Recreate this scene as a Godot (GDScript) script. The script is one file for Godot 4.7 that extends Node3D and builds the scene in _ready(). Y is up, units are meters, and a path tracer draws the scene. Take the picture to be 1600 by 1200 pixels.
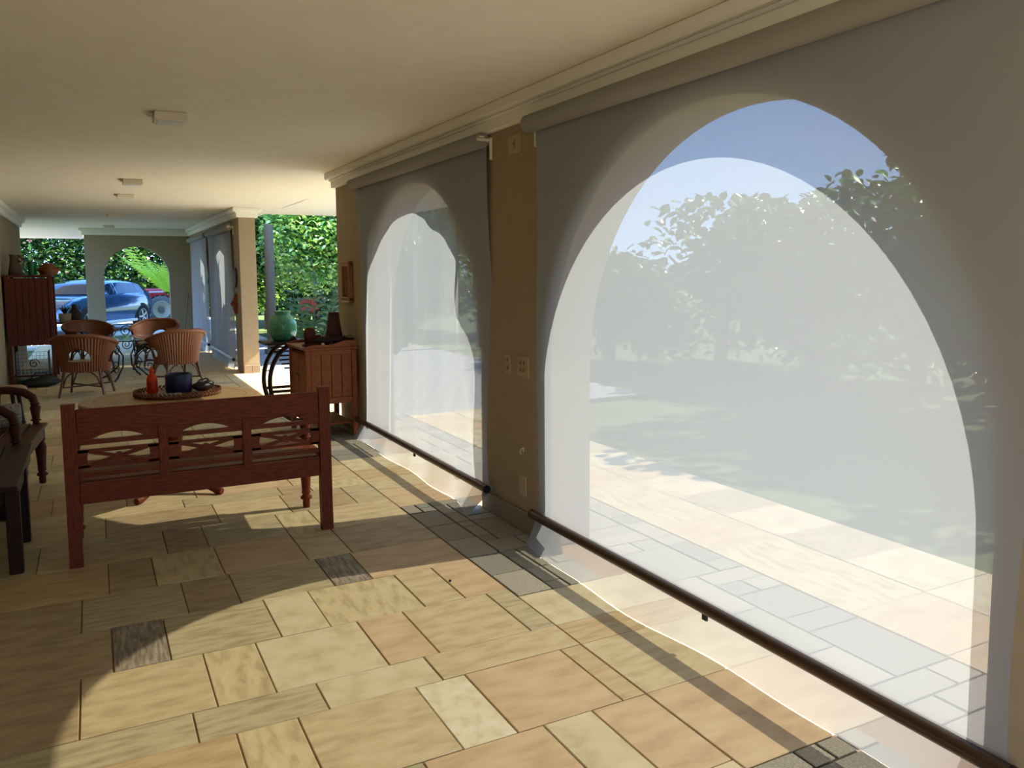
extends Node3D
# A covered stone-floored veranda with arched openings, sun blinds and carved teak furniture.

const LENS := 1252.4          # focal length in pixels of a 1600 x 1200 picture
const CEIL := 2.63
var rng := RandomNumberGenerator.new()
var used := {}
var M := {}
var noises := {}

# ---------------------------------------------------------------- mesh building
class Geo:
	var st := SurfaceTool.new()
	func _init():
		st.begin(Mesh.PRIMITIVE_TRIANGLES)
	func tri(a: Vector3, b: Vector3, c: Vector3, s := -1):   # counter-clockwise seen from outside
		st.set_smooth_group(s)
		st.add_vertex(a)
		st.set_smooth_group(s)
		st.add_vertex(c)
		st.set_smooth_group(s)
		st.add_vertex(b)
	func quad(a: Vector3, b: Vector3, c: Vector3, d: Vector3, s := -1):
		tri(a, b, c, s)
		tri(a, c, d, s)
	func face(p: Array, out: Vector3, s := -1):
		var n: Vector3 = (p[1] - p[0]).cross(p[2] - p[0])
		if n.dot(out) < 0:
			p.reverse()
		for i in range(1, p.size() - 1):
			tri(p[0], p[i], p[i + 1], s)
	func box(c: Vector3, size: Vector3, bev := 0.004, b := Basis()):
		var h := size * 0.5
		var e: float = minf(bev, minf(h.x, minf(h.y, h.z)) * 0.7)
		var at := func(v: Vector3) -> Vector3: return c + b * v
		var pt := func(sx: float, sy: float, sz: float, ax: int) -> Vector3:
			var v := Vector3(sx * (h.x - e), sy * (h.y - e), sz * (h.z - e))
			v[ax] = [sx, sy, sz][ax] * h[ax]
			return at.call(v)
		var sg := [-1.0, 1.0]
		for s in sg:
			face([pt.call(s, -1.0, -1.0, 0), pt.call(s, 1.0, -1.0, 0), pt.call(s, 1.0, 1.0, 0), pt.call(s, -1.0, 1.0, 0)], b * Vector3(s, 0, 0))
			face([pt.call(-1.0, s, -1.0, 1), pt.call(1.0, s, -1.0, 1), pt.call(1.0, s, 1.0, 1), pt.call(-1.0, s, 1.0, 1)], b * Vector3(0, s, 0))
			face([pt.call(-1.0, -1.0, s, 2), pt.call(1.0, -1.0, s, 2), pt.call(1.0, 1.0, s, 2), pt.call(-1.0, 1.0, s, 2)], b * Vector3(0, 0, s))
		if e <= 0.0:
			return
		for s in sg:
			for t in sg:
				face([pt.call(-1.0, s, t, 1), pt.call(1.0, s, t, 1), pt.call(1.0, s, t, 2), pt.call(-1.0, s, t, 2)], b * Vector3(0, s, t))
				face([pt.call(s, -1.0, t, 0), pt.call(s, 1.0, t, 0), pt.call(s, 1.0, t, 2), pt.call(s, -1.0, t, 2)], b * Vector3(s, 0, t))
				face([pt.call(s, t, -1.0, 0), pt.call(s, t, 1.0, 0), pt.call(s, t, 1.0, 1), pt.call(s, t, -1.0, 1)], b * Vector3(s, t, 0))
				for u in sg:
					face([pt.call(s, t, u, 0), pt.call(s, t, u, 1), pt.call(s, t, u, 2)], b * Vector3(s, t, u))
	func bar(a: Vector3, b: Vector3, w: float, d: float, up := Vector3.UP, bev := 0.003):   # a straight bar between two points
		var y := (b - a).normalized()
		var x := y.cross(up)
		if x.length() < 0.01:
			x = y.cross(Vector3.RIGHT)
		x = x.normalized()
		box((a + b) * 0.5, Vector3(w, a.distance_to(b), d), bev, Basis(x, y, x.cross(y)))
	func lathe(prof: Array, n := 20, xf := Transform3D(), sx := 1.0, sz := 1.0, sharp := false):   # profile of (radius, height), from the bottom up
		for i in prof.size() - 1:
			var s := i + 1 if sharp else 0
			for j in n:
				var a0 := TAU * j / n
				var a1 := TAU * (j + 1) / n
				var f := func(p: Vector2, a: float) -> Vector3: return xf * Vector3(p.x * cos(a) * sx, p.y, p.x * sin(a) * sz)
				var a: Vector3 = f.call(prof[i], a0)
				var b: Vector3 = f.call(prof[i], a1)
				var c: Vector3 = f.call(prof[i + 1], a1)
				var d: Vector3 = f.call(prof[i + 1], a0)
				if prof[i].x < 1e-5:
					tri(a, d, c, s)
				elif prof[i + 1].x < 1e-5:
					tri(a, d, b, s)
				else:
					quad(a, d, c, b, s)
	func tube(pts: Array, r, n := 8, closed := false):   # r: one radius or one per point
		var m := pts.size()
		var up := Vector3(0.13, 0.97, 0.21).normalized()
		var rings := []
		var x := Vector3.ZERO
		for i in m:
			var p0: Vector3 = pts[(i - 1 + m) % m] if closed else pts[maxi(i - 1, 0)]
			var p1: Vector3 = pts[(i + 1) % m] if closed else pts[mini(i + 1, m - 1)]
			var t := (p1 - p0).normalized()
			if i == 0:
				x = t.cross(up)
				if x.length() < 0.05:
					x = t.cross(Vector3.RIGHT)
			x = (x - t * x.dot(t)).normalized()
			var y := t.cross(x)
			var rad: float = r[i] if r is Array else r
			var ring := []
			for j in n:
				var a := TAU * j / n
				ring.append(pts[i] + (x * cos(a) + y * sin(a)) * rad)
			rings.append(ring)
		for i in (m if closed else m - 1):
			var q: Array = rings[(i + 1) % m]
			for j in n:
				var k := (j + 1) % n
				quad(rings[i][j], rings[i][k], q[k], q[j], 0)
		if not closed:
			var t0: Vector3 = pts[0] - pts[1]
			var t1: Vector3 = pts[m - 1] - pts[m - 2]
			face(rings[0].duplicate(), t0)
			face(rings[m - 1].duplicate(), t1)
	func prism(poly: PackedVector2Array, w0: float, w1: float, xf := Transform3D(), smooth := -1):   # polygon in x, y drawn out along z, then placed
		if Geometry2D.is_polygon_clockwise(poly):
			poly.reverse()
		var t := Geometry2D.triangulate_polygon(poly)
		var f := func(p: Vector2, w: float) -> Vector3: return xf * Vector3(p.x, p.y, w)
		for i in range(0, t.size(), 3):
			var p := [poly[t[i]], poly[t[i + 1]], poly[t[i + 2]]]
			face([f.call(p[0], w1), f.call(p[1], w1), f.call(p[2], w1)], xf.basis * Vector3(0, 0, w1 - w0))
			face([f.call(p[0], w0), f.call(p[1], w0), f.call(p[2], w0)], xf.basis * Vector3(0, 0, w0 - w1))
		for i in poly.size():
			var a := poly[i]
			var b := poly[(i + 1) % poly.size()]
			var o := xf.basis * Vector3(b.y - a.y, a.x - b.x, 0)
			face([f.call(a, w0), f.call(b, w0), f.call(b, w1), f.call(a, w1)], o, smooth)
	func grid(nu: int, nv: int, f: Callable, s := 0):   # a sheet of nu x nv cells
		for i in nu:
			for j in nv:
				var u0 := float(i) / nu
				var u1 := float(i + 1) / nu
				var v0 := float(j) / nv
				var v1 := float(j + 1) / nv
				quad(f.call(u0, v0), f.call(u1, v0), f.call(u1, v1), f.call(u0, v1), s)
	func ball(c: Vector3, r: Vector3, n := 10):
		var prof := []
		for i in n / 2 + 1:
			var a := -PI / 2 + PI * i / (n / 2)
			prof.append(Vector2(maxf(cos(a), 0.0), sin(a)))
		prof[0].x = 0.0
		prof[-1].x = 0.0
		lathe(prof, n, Transform3D(Basis.from_scale(r), c))
	func done() -> ArrayMesh:
		st.generate_normals()
		return st.commit()

# ---------------------------------------------------------------- nodes
func numbered(n: String) -> String:
	used[n] = used.get(n, -1) + 1
	return n if used[n] == 0 else "%s_%03d" % [n, used[n]]

func tag(o: Node3D, label: String, category: String, group := "") -> Node3D:
	o.set_meta("label", label)
	o.set_meta("category", category)
	if group:
		o.set_meta("group", group)
	return o

func thing(called: String, label: String, category: String, at := Vector3.ZERO, turn := 0.0, group := "") -> Node3D:
	var o := Node3D.new()
	o.name = numbered(called)
	add_child(o)
	o.position = at
	o.rotation.y = turn
	return tag(o, label, category, group)

func obj(called: String, g, m: Material, parent: Node = null) -> MeshInstance3D:
	var o := MeshInstance3D.new()
	o.mesh = g.done() if g is Geo else g
	o.material_override = m
	if parent == null:
		o.name = numbered(called)
		add_child(o)
	else:
		o.name = called
		parent.add_child(o, true)
	return o

func struct(called: String, g, m: Material) -> MeshInstance3D:
	var o := obj(called, g, m)
	o.set_meta("kind", "structure")
	return o

func dup(root: Node3D, at: Vector3, turn: float, label: String) -> Node3D:
	var r: Node3D = root.duplicate()
	var base := String(root.name)
	r.name = numbered(base)
	add_child(r)
	r.position = at
	r.rotation.y = turn
	r.set_meta("label", label)
	return r

# ---------------------------------------------------------------- materials
func rgb(r: int, g: int, b: int) -> Color:
	return Color(r / 255.0, g / 255.0, b / 255.0)

func noise_tex(key: String, lo: Color, hi: Color, freq: float, oct := 4, sd := 1, warp := 0.0, size := 512, mid = null) -> NoiseTexture2D:
	if noises.has(key):
		return noises[key]
	var n := FastNoiseLite.new()
	n.seed = sd
	n.frequency = freq
	n.fractal_octaves = oct
	if warp > 0.0:
		n.domain_warp_enabled = true
		n.domain_warp_amplitude = warp
		n.domain_warp_frequency = freq * 1.3
	var t := NoiseTexture2D.new()
	t.width = size
	t.height = size
	t.seamless = true
	t.noise = n
	var g := Gradient.new()
	g.set_color(0, lo)
	g.set_color(1, hi)
	if mid != null:
		g.add_point(0.5, mid)
	t.color_ramp = g
	noises[key] = t
	return t

func flat(c: Color, rough := 0.7, metal := 0.0) -> StandardMaterial3D:
	var m := StandardMaterial3D.new()
	m.albedo_color = c
	m.roughness = rough
	m.metallic = metal
	return m

func tex(t: Texture2D, scale: Vector3, rough := 0.7, world := false) -> StandardMaterial3D:
	var m := flat(Color.WHITE, rough)
	m.albedo_texture = t
	m.uv1_triplanar = true
	m.uv1_world_triplanar = world
	m.uv1_scale = scale
	return m

func relief(m: StandardMaterial3D, t: Texture2D, cm: float):
	m.heightmap_enabled = true
	m.heightmap_texture = t
	m.heightmap_scale = cm

func wood(key: String, c: Color, axis: int, rough := 0.5) -> StandardMaterial3D:
	var k := key + str(axis)
	if M.has(k):
		return M[k]
	var t := noise_tex(key, c.darkened(0.3), c.lightened(0.05), 0.02, 4, 7, 12.0, 512, c)
	var s := Vector3(9, 9, 9)
	s[axis] = 0.9
	M[k] = tex(t, s, rough)
	M[k].metallic_specular = 0.3
	return M[k]

func make_materials():
	var fine := noise_tex("fine", Color.BLACK, Color.WHITE, 0.06, 4, 3)
	var wall_t := noise_tex("wall", rgb(153, 135, 106), rgb(161, 143, 113), 0.02, 4, 11)
	M.wall = tex(wall_t, Vector3(0.7, 0.7, 0.7), 0.85, true)
	relief(M.wall, fine, 0.08)
	M.ceiling = tex(noise_tex("ceil", rgb(232, 226, 204), rgb(238, 232, 211), 0.02, 3, 12), Vector3(0.4, 0.4, 0.4), 0.9, true)
	M.crown = flat(rgb(240, 236, 222), 0.6)
	M.grout = tex(noise_tex("grout", rgb(142, 110, 78), rgb(170, 138, 102), 0.05, 3, 13), Vector3(1.5, 1.5, 1.5), 0.95, true)
	M.joint = flat(rgb(70, 56, 46), 0.95)
	# sandstone: (name, dark, middle, light, stretch across and along)
	var stones := [
		["honey", rgb(175, 154, 111), rgb(195, 176, 131), rgb(205, 188, 145), Vector3(0.9, 1, 2.6), 0.012],
		["cream", rgb(184, 167, 126), rgb(204, 189, 148), rgb(212, 199, 162), Vector3(1.1, 1, 1.1), 0.014],
		["rose", rgb(180, 152, 112), rgb(198, 171, 128), rgb(206, 182, 140), Vector3(0.8, 1, 2.2), 0.01],
		["olive", rgb(152, 138, 102), rgb(180, 166, 126), rgb(196, 182, 142), Vector3(0.8, 1, 4.2), 0.012],
		["grey_striped", rgb(98, 88, 72), rgb(140, 128, 106), rgb(184, 170, 146), Vector3(6.5, 1, 0.9), 0.016],
		["amber", rgb(171, 144, 99), rgb(191, 166, 119), rgb(201, 178, 133), Vector3(0.7, 1, 3.6), 0.012],
		["pale", rgb(199, 185, 143), rgb(215, 205, 169), rgb(223, 215, 185), Vector3(1.4, 1, 1.4), 0.02],
		["mossy", rgb(119, 115, 85), rgb(159, 151, 113), rgb(187, 175, 135), Vector3(2.2, 1, 3.4), 0.03],
		["streaked", rgb(165, 146, 103), rgb(199, 182, 135), rgb(209, 194, 149), Vector3(3.2, 1, 1.0), 0.012],
		["umber", rgb(149, 128, 93), rgb(173, 152, 113), rgb(187, 166, 127), Vector3(0.8, 1, 2.8), 0.012],
	]
	M.stones = []
	var sd := 20
	for s in stones:
		sd += 1
		var m := tex(noise_tex("stone_" + s[0], s[1], s[3], s[5], 5, sd, 28.0, 512, s[2]), s[4] * 0.8, 0.62, true)
		relief(m, noise_tex("cleft", Color.BLACK, Color.WHITE, 0.012, 5, 5, 30.0), 0.09)
		M.stones.append(m)
	M.cobbles = []
	for k in 3:
		var c: Color = [rgb(160, 153, 128), rgb(144, 139, 120), rgb(174, 166, 140)][k]
		var m := tex(noise_tex("cobble" + str(k), c.darkened(0.2), c.lightened(0.12), 0.06, 4, 40 + k), Vector3(3, 3, 3), 0.8, true)
		relief(m, fine, 0.15)
		M.cobbles.append(m)
	M.plinth = tex(noise_tex("plinth", rgb(118, 104, 84), rgb(144, 128, 104), 0.04, 4, 44), Vector3(2, 2, 2), 0.7, true)
	# sun-screen cloth: a fifth of it is open weave, the rest lets some light through
	M.cloth = tex(noise_tex("weave", rgb(156, 158, 162), rgb(168, 170, 174), 0.25, 2, 50), Vector3(22, 3, 22), 0.9)
	M.cloth.albedo_color = Color(1, 1, 1, 0.91)
	M.cloth.transparency = BaseMaterial3D.TRANSPARENCY_ALPHA
	M.cloth.backlight_enabled = true
	M.cloth.backlight = Color(0.27, 0.295, 0.30).linear_to_srgb()
	M.cloth_roll = flat(rgb(150, 146, 138), 0.9)
	M.bronze = flat(rgb(82, 62, 48), 0.35, 0.6)
	M.silver = flat(rgb(200, 200, 202), 0.3, 0.5)
	M.black = flat(rgb(16, 15, 15), 0.6)
	M.white_plastic = flat(rgb(226, 218, 200), 0.5)
	M.beige_plastic = flat(rgb(168, 146, 112), 0.5)
	M.iron = flat(rgb(24, 22, 22), 0.5, 0.3)
	M.wicker = tex(noise_tex("wicker", rgb(84, 42, 18), rgb(150, 86, 38), 0.05, 3, 60), Vector3(3, 14, 3), 0.5)
	M.wicker_dark = tex(noise_tex("wickerd", rgb(72, 38, 20), rgb(122, 70, 36), 0.05, 3, 61), Vector3(5, 5, 5), 0.45)
	M.glass = flat(Color(0.75, 0.9, 0.85, 0.12), 0.03)
	M.glass.transparency = BaseMaterial3D.TRANSPARENCY_ALPHA
	M.foliage = flat(Color.WHITE, 0.32)
	M.foliage.vertex_color_use_as_albedo = true
	M.foliage.backlight_enabled = true
	M.foliage.backlight = Color(0.6, 0.65, 0.35)
	M.bark = tex(noise_tex("bark", rgb(70, 54, 40), rgb(122, 104, 84), 0.04, 4, 70), Vector3(4, 1, 4), 0.9)
	M.lawn = tex(noise_tex("lawn", rgb(52, 70, 26), rgb(96, 112, 48), 0.05, 4, 71), Vector3(0.6, 0.6, 0.6), 0.95, true)
	M.concrete = tex(noise_tex("concrete", rgb(178, 172, 158), rgb(204, 198, 184), 0.02, 4, 72), Vector3(0.4, 0.4, 0.4), 0.9, true)
	M.paver = tex(noise_tex("paver", rgb(128, 132, 136), rgb(160, 162, 162), 0.05, 3, 73), Vector3(2, 2, 2), 0.7, true)

# ---------------------------------------------------------------- start
func _ready():
	rng.seed = 20240
	# camera
	var cam := Camera3D.new()
	cam.name = "camera"
	cam.position = Vector3(0, 1.6, 0)
	cam.basis = Basis.from_euler(Vector3(deg_to_rad(-5.43226), deg_to_rad(-27.54434), deg_to_rad(-0.35518)))
	cam.near = 0.05
	cam.far = 300.0
	cam.projection = Camera3D.PROJECTION_FRUSTUM
	cam.size = 0.05 * 1200.0 / LENS
	cam.frustum_offset = Vector2(0, -56.47 / LENS * 0.05)
	add_child(cam)
	cam.current = true
	# sky and exposure
	var sky := ProceduralSkyMaterial.new()
	sky.sky_top_color = rgb(96, 150, 225)
	sky.sky_horizon_color = rgb(176, 204, 238)
	sky.sky_curve = 0.14
	sky.ground_horizon_color = rgb(150, 150, 140)
	sky.ground_bottom_color = rgb(110, 105, 95)
	sky.sky_energy_multiplier = 2.2
	sky.ground_energy_multiplier = 1.0
	sky.sun_angle_max = 0.5
	var env := Environment.new()
	env.background_mode = Environment.BG_SKY
	env.sky = Sky.new()
	env.sky.sky_material = sky
	env.tonemap_mode = Environment.TONE_MAPPER_LINEAR
	env.tonemap_exposure = 1.0
	env.sdfgi_enabled = true
	env.ssao_enabled = true
	env.ssil_enabled = true
	var we := WorldEnvironment.new()
	we.name = "world"
	we.environment = env
	add_child(we)
	# sun, from the garden side
	var sun := DirectionalLight3D.new()
	sun.name = "sun"
	sun.light_color = Color(1.0, 0.96, 0.89)
	sun.light_energy = 10.8
	sun.light_angular_distance = 0.5
	sun.shadow_enabled = true
	add_child(sun)
	sun.look_at_from_position(Vector3(20, 20, -8), Vector3(20, 20, -8) + Vector3(-1, -0.84, -0.10))

	make_materials()
	build_shell()
	build_floor()
	build_outdoors()
	build_blinds()
	build_fittings()
	build_seating()
	build_wicker_group()
	build_cabinets()
	build_car_park()
	build_plants()

# ---------------------------------------------------------------- structure
func arch_wall(z0: float, z1: float, arches: Array, top: float) -> PackedVector2Array:
	# outline in (along, up) with arched notches that reach the ground; arches: [from, to, apex], in rising order
	var p := PackedVector2Array([Vector2(z0, 0)])
	for a in arches:
		var c: float = (a[0] + a[1]) * 0.5
		var r: float = (a[1] - a[0]) * 0.5
		var rise: float = a[3] if a.size() > 3 else r
		p.append(Vector2(a[0], 0))
		for i in 41:
			var t := PI - PI * i / 40.0
			p.append(Vector2(c + r * cos(t), a[2] - rise + rise * sin(t)))
		p.append(Vector2(a[1], 0))
	p.append_array(PackedVector2Array([Vector2(z1, 0), Vector2(z1, top), Vector2(z0, top)]))
	return p

func along_z(x: float) -> Transform3D:   # polygon x -> world z, polygon y -> up, depth -> world x
	return Transform3D(Basis(Vector3(0, 0, 1), Vector3(0, 1, 0), Vector3(-1, 0, 0)), Vector3(x, 0, 0))

func crown(g: Geo, x0: float, x1: float, z0: float, z1: float):   # stepped cornice round a footprint
	var c := Vector3((x0 + x1) * 0.5, 0, (z0 + z1) * 0.5)
	var s := Vector3(absf(x1 - x0), 0, absf(z1 - z0))
	g.box(Vector3(c.x, 2.515, c.z), Vector3(s.x + 0.08, 0.075, s.z + 0.08), 0.006)
	g.box(Vector3(c.x, 2.557, c.z), Vector3(s.x + 0.115, 0.02, s.z + 0.115), 0.008)
	g.box(Vector3(c.x, 2.60, c.z), Vector3(s.x + 0.19, 0.072, s.z + 0.19), 0.012)

func build_shell():
	var g := Geo.new()
	g.prism(arch_wall(-8.37, 3.2, [[-7.42, -4.86, 2.31], [-3.93, -1.37, 2.31], [-0.3, 2.1, 2.31]], CEIL), 0.0, 0.265, along_z(2.565))  # last arch is out of view, letting sun onto the floor beside the camera
	struct("wall_right", g, M.wall)
	g = Geo.new()
	g.prism(arch_wall(-20.5, -13.3, [[-19.7, -17.2, 2.25], [-16.4, -13.95, 2.25]], CEIL), 0.0, 0.25, along_z(2.34))
	struct("wall_right_far", g, M.wall)
	g = Geo.new()
	g.prism(arch_wall(-0.12, 2.34, [[0.25, 1.62, 2.226]], CEIL), -20.7, -20.48)
	struct("wall_back", g, M.wall)
	g = Geo.new()
	g.prism(arch_wall(-17.6, 3.2, [[0.3, 2.7, 2.31]], CEIL), 0.0, 0.2, along_z(-1.15))  # arch is out of view, placed to light the near cornice and blind
	struct("wall_left", g, M.wall)
	g = Geo.new()
	g.prism(arch_wall(-1.35, 2.565, [[0.1, 1.1, 2.226]], CEIL), 3.2, 3.4)  # out of view behind the camera; arch sized to light the near room
	struct("wall_front", g, M.wall)
	# ceiling: main slab, porch over the gap, far wing
	g = Geo.new()
	g.box(Vector3(0.7, CEIL + 0.1, -8.7), Vector3(4.1, 0.2, 24.2), 0.004)
	g.box(Vector3(3.9, CEIL + 0.1, -11.4), Vector3(2.35, 0.2, 6.4), 0.004)
	g.box(Vector3(-4.2, CEIL + 0.1, -23.75), Vector3(8.1, 0.2, 5.9), 0.004)
	struct("ceiling", g, M.ceiling)
	g = Geo.new()
	crown(g, 2.30, 2.565, 3.15, -8.37)
	struct("trim_1", g, M.crown)
	g = Geo.new()
	crown(g, 2.09, 2.34, -13.3, -20.4)
	struct("trim_2", g, M.crown)
	g = Geo.new()
	crown(g, -0.12, 2.3, -20.7, -20.48)
	struct("trim_3", g, M.crown)
	g = Geo.new()
	crown(g, -1.35, -1.15, 3.1, -17.55)
	struct("trim_4", g, M.crown)
	# stone skirting on the piers
	var b := struct("baseboard_right", slab(2.296, -4.31, 0.004, 1.03, 0.02), M.grout)
	for k in 4:
		g = Geo.new()
		g.box(Vector3(2.287, 0.068, -3.92 - 0.26 * k), Vector3(0.018, 0.125, 0.254), 0.004)
		obj("skirting_tile", g, M.plinth, b)
	b = struct("baseboard_far", slab(2.22, -13.292, 0.24, 0.004, 0.02), M.grout)
	for k in 2:
		g = Geo.new()
		g.box(Vector3(2.152 + 0.126 * k, 0.068, -13.285), Vector3(0.122, 0.125, 0.018), 0.004)
		obj("skirting_tile", g, M.plinth, b)
	# dark slab standing for the dark doorway, and its pale frame in the left wall
	var d := struct("door_1", slab(-1.142, -10.9, 0.016, 0.9, 2.08), wood("ebony", rgb(42, 30, 24), 1))
	g = Geo.new()
	g.box(Vector3(-1.137, 1.06, -10.38), Vector3(0.026, 2.12, 0.1), 0.006)
	g.box(Vector3(-1.137, 1.06, -11.42), Vector3(0.026, 2.12, 0.1), 0.006)
	g.box(Vector3(-1.137, 2.15, -10.9), Vector3(0.026, 0.1, 1.14), 0.006)
	obj("door_frame", g, M.crown, d)

func slab(x: float, z: float, sx: float, sz: float, h: float) -> Geo:
	var g := Geo.new()
	g.box(Vector3(x, h / 2, z), Vector3(sx, h, sz), 0.002)
	return g

# ---------------------------------------------------------------- floor
func tile(parent: Node, called: String, x0: float, x1: float, z0: float, z1: float, m: Material, top := 0.0, gap := 0.005):
	var g := Geo.new()
	var t := top + rng.randf_range(-0.0012, 0.0012)
	g.box(Vector3((x0 + x1) / 2, t - 0.011, (z0 + z1) / 2), Vector3(absf(x1 - x0) - gap, 0.022, absf(z1 - z0) - gap), 0.0025)
	obj(called, g, m, parent)

func cobble_panel(called: String, x0: float, x1: float, z0: float, z1: float, unit: float, top := 0.0):
	var base := Geo.new()
	base.box(Vector3((x0 + x1) / 2, top - 0.014, (z0 + z1) / 2), Vector3(absf(x1 - x0), 0.02, absf(z1 - z0)), 0.0)
	var p := struct(called, base, M.joint)
	var nx := int(round(absf(x1 - x0) / unit))
	var nz := int(round(absf(z1 - z0) / unit))
	var ux := (x1 - x0) / nx
	var uz := (z1 - z0) / nz
	var full := {}
	var shapes := [[3, 2], [2, 3], [2, 2], [2, 1], [1, 2], [1, 1], [1, 1], [2, 1]]
	for j in nz:
		for i in nx:
			if full.has(Vector2i(i, j)):
				continue
			var s: Array = shapes[rng.randi() % shapes.size()]
			var w: int = s[0]
			var h: int = s[1]
			var ok := false
			while not ok:
				ok = i + w <= nx and j + h <= nz
				for a in w:
					for b in h:
						ok = ok and not full.has(Vector2i(i + a, j + b))
				if not ok:
					if w > 1: w -= 1
					elif h > 1: h -= 1
					else: ok = true
			for a in w:
				for b in h:
					full[Vector2i(i + a, j + b)] = true
			tile(p, "cobble", x0 + ux * i, x0 + ux * (i + w), z0 + uz * j, z0 + uz * (j + h), M.cobbles[rng.randi() % 3], top + 0.002, 0.011)

func build_floor():
	var g := Geo.new()
	g.box(Vector3(0.71, -0.06, -8.7), Vector3(3.72, 0.1, 24.2), 0.0)
	var fl := struct("floor", g, M.grout)
	var rows := [
		[-0.75, -1.21, [-0.3, 0.37, 0.9, 1.35]],
		[-1.21, -1.42, [-0.5, 0.15, 0.8, 1.45]],
		[-1.42, -1.88, [-0.2, 0.25, 0.7, 1.15]],
		[-1.88, -2.35, [-0.35, 0.1, 0.66, 0.885, 1.34, 1.543], {3: 7, 4: 2, 5: 1}],
		[-2.35, -2.81, [-0.55, -0.1, 0.369, 0.581, 1.033, 1.241, 1.685], {2: 5, 3: 8, 4: 0, 5: 6, 6: 2}],
		[-2.81, -3.025, [-0.45, 0.248, 0.699, 1.15], {0: 9, 1: 3, 2: 3, 3: 1, 4: 0}],
		[-3.025, -3.495, [-0.117, 0.337, 0.551, 1.003, 1.224, 1.665], {0: 9, 1: 0, 2: 8, 3: 1, 4: 2, 5: 0, 6: 3}],
		[-3.495, -3.955, [-0.5, 0.0, 0.215, 0.667, 0.886, 1.344, 1.555], {1: 9, 2: 4, 3: 3, 4: 1, 5: 8, 6: 0, 7: 2}],
		[-3.955, -4.39, [-0.75, -0.12, 0.33, 0.57, 1.03, 1.23], {1: 9, 2: 3, 3: 9, 4: 3, 5: 4, 6: 2}],
		[-4.39, -4.88, [-0.68, 0.0, 0.22, 0.555, 1.0, 1.25], {1: 5, 2: 9, 3: 8, 4: 2, 5: 0, 6: 9}],
		[-4.88, -5.35, [-0.345, 0.31, 0.535, 1.0, 1.22], {2: 9, 3: 3, 4: 8, 5: 0}],
	]
	var z := -5.35
	var k := 0
	while z > -13.3:
		var dz: float = [0.46, 0.22, 0.47, 0.45][k % 4]
		var xs := []
		var x := -1.15 + rng.randf_range(0.2, 0.6)
		while x < 1.6:
			xs.append(snappedf(x, 0.01))
			x += [0.22, 0.45, 0.46, 0.66, 0.68][rng.randi() % 5]
		rows.append([z, z - dz, xs])
		z -= dz
		k += 1
	for r in rows:
		var xs: Array = [-1.15] + r[2] + [1.79]
		var known: Dictionary = r[3] if r.size() > 3 else {}
		for i in xs.size() - 1:
			var v: int = known.get(i, [0, 1, 2, 3, 0, 5, 8, 9, 3, 1][rng.randi() % 10])
			tile(fl, "floor_tile", xs[i], xs[i + 1], r[0], r[1], M.stones[v])
	# the strip of larger stones along the blinds, between the cobbled panels
	for seg in [[-1.82, -3.387, [-2.35, -2.81, -3.02]], [-5.119, -6.65, [-5.6, -5.95, -6.25]], [-8.6, -13.3, [-9.05, -9.5, -9.9, -10.4, -10.9, -11.3, -11.8, -12.3, -12.8]]]:
		var zs: Array = [seg[0]] + seg[2] + [seg[1]]
		for i in zs.size() - 1:
			tile(fl, "floor_tile", 1.79, 2.565, zs[i], zs[i + 1], M.stones[[2, 0, 5, 1, 2][i % 5]])
	cobble_panel("floor_cobbles_near", 1.79, 2.30, 0.6, -1.82, 0.102)
	cobble_panel("floor_cobbles_middle", 1.79, 2.30, -3.387, -5.119, 0.102)
	cobble_panel("floor_cobbles_far", 1.79, 2.30, -6.65, -8.6, 0.102)
	# beyond the gap the stones are too small to tell apart
	var far := Geo.new()
	while z > -20.4:
		var x := -1.15
		while x < 2.0:
			var w: float = [0.45, 0.66, 0.22, 0.55][rng.randi() % 4]
			far.box(Vector3(x + w / 2, -0.011, z - 0.23), Vector3(w - 0.006, 0.022, 0.454), 0.0)
			x += w
		z -= 0.46
	var f := obj("floor_tile_field", far, M.stones[0], fl)
	f.set_meta("kind", "stuff")
	# a seed dropped on the stones
	g = Geo.new()
	g.ball(Vector3.ZERO, Vector3(0.007, 0.006, 0.009), 8)
	tag(obj("fallen_seed", g, M.black), "tiny dark seed lying on the sunlit sandstone beside the grey cobbles", "seed").position = Vector3(1.57, 0.007, -3.72)

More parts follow.
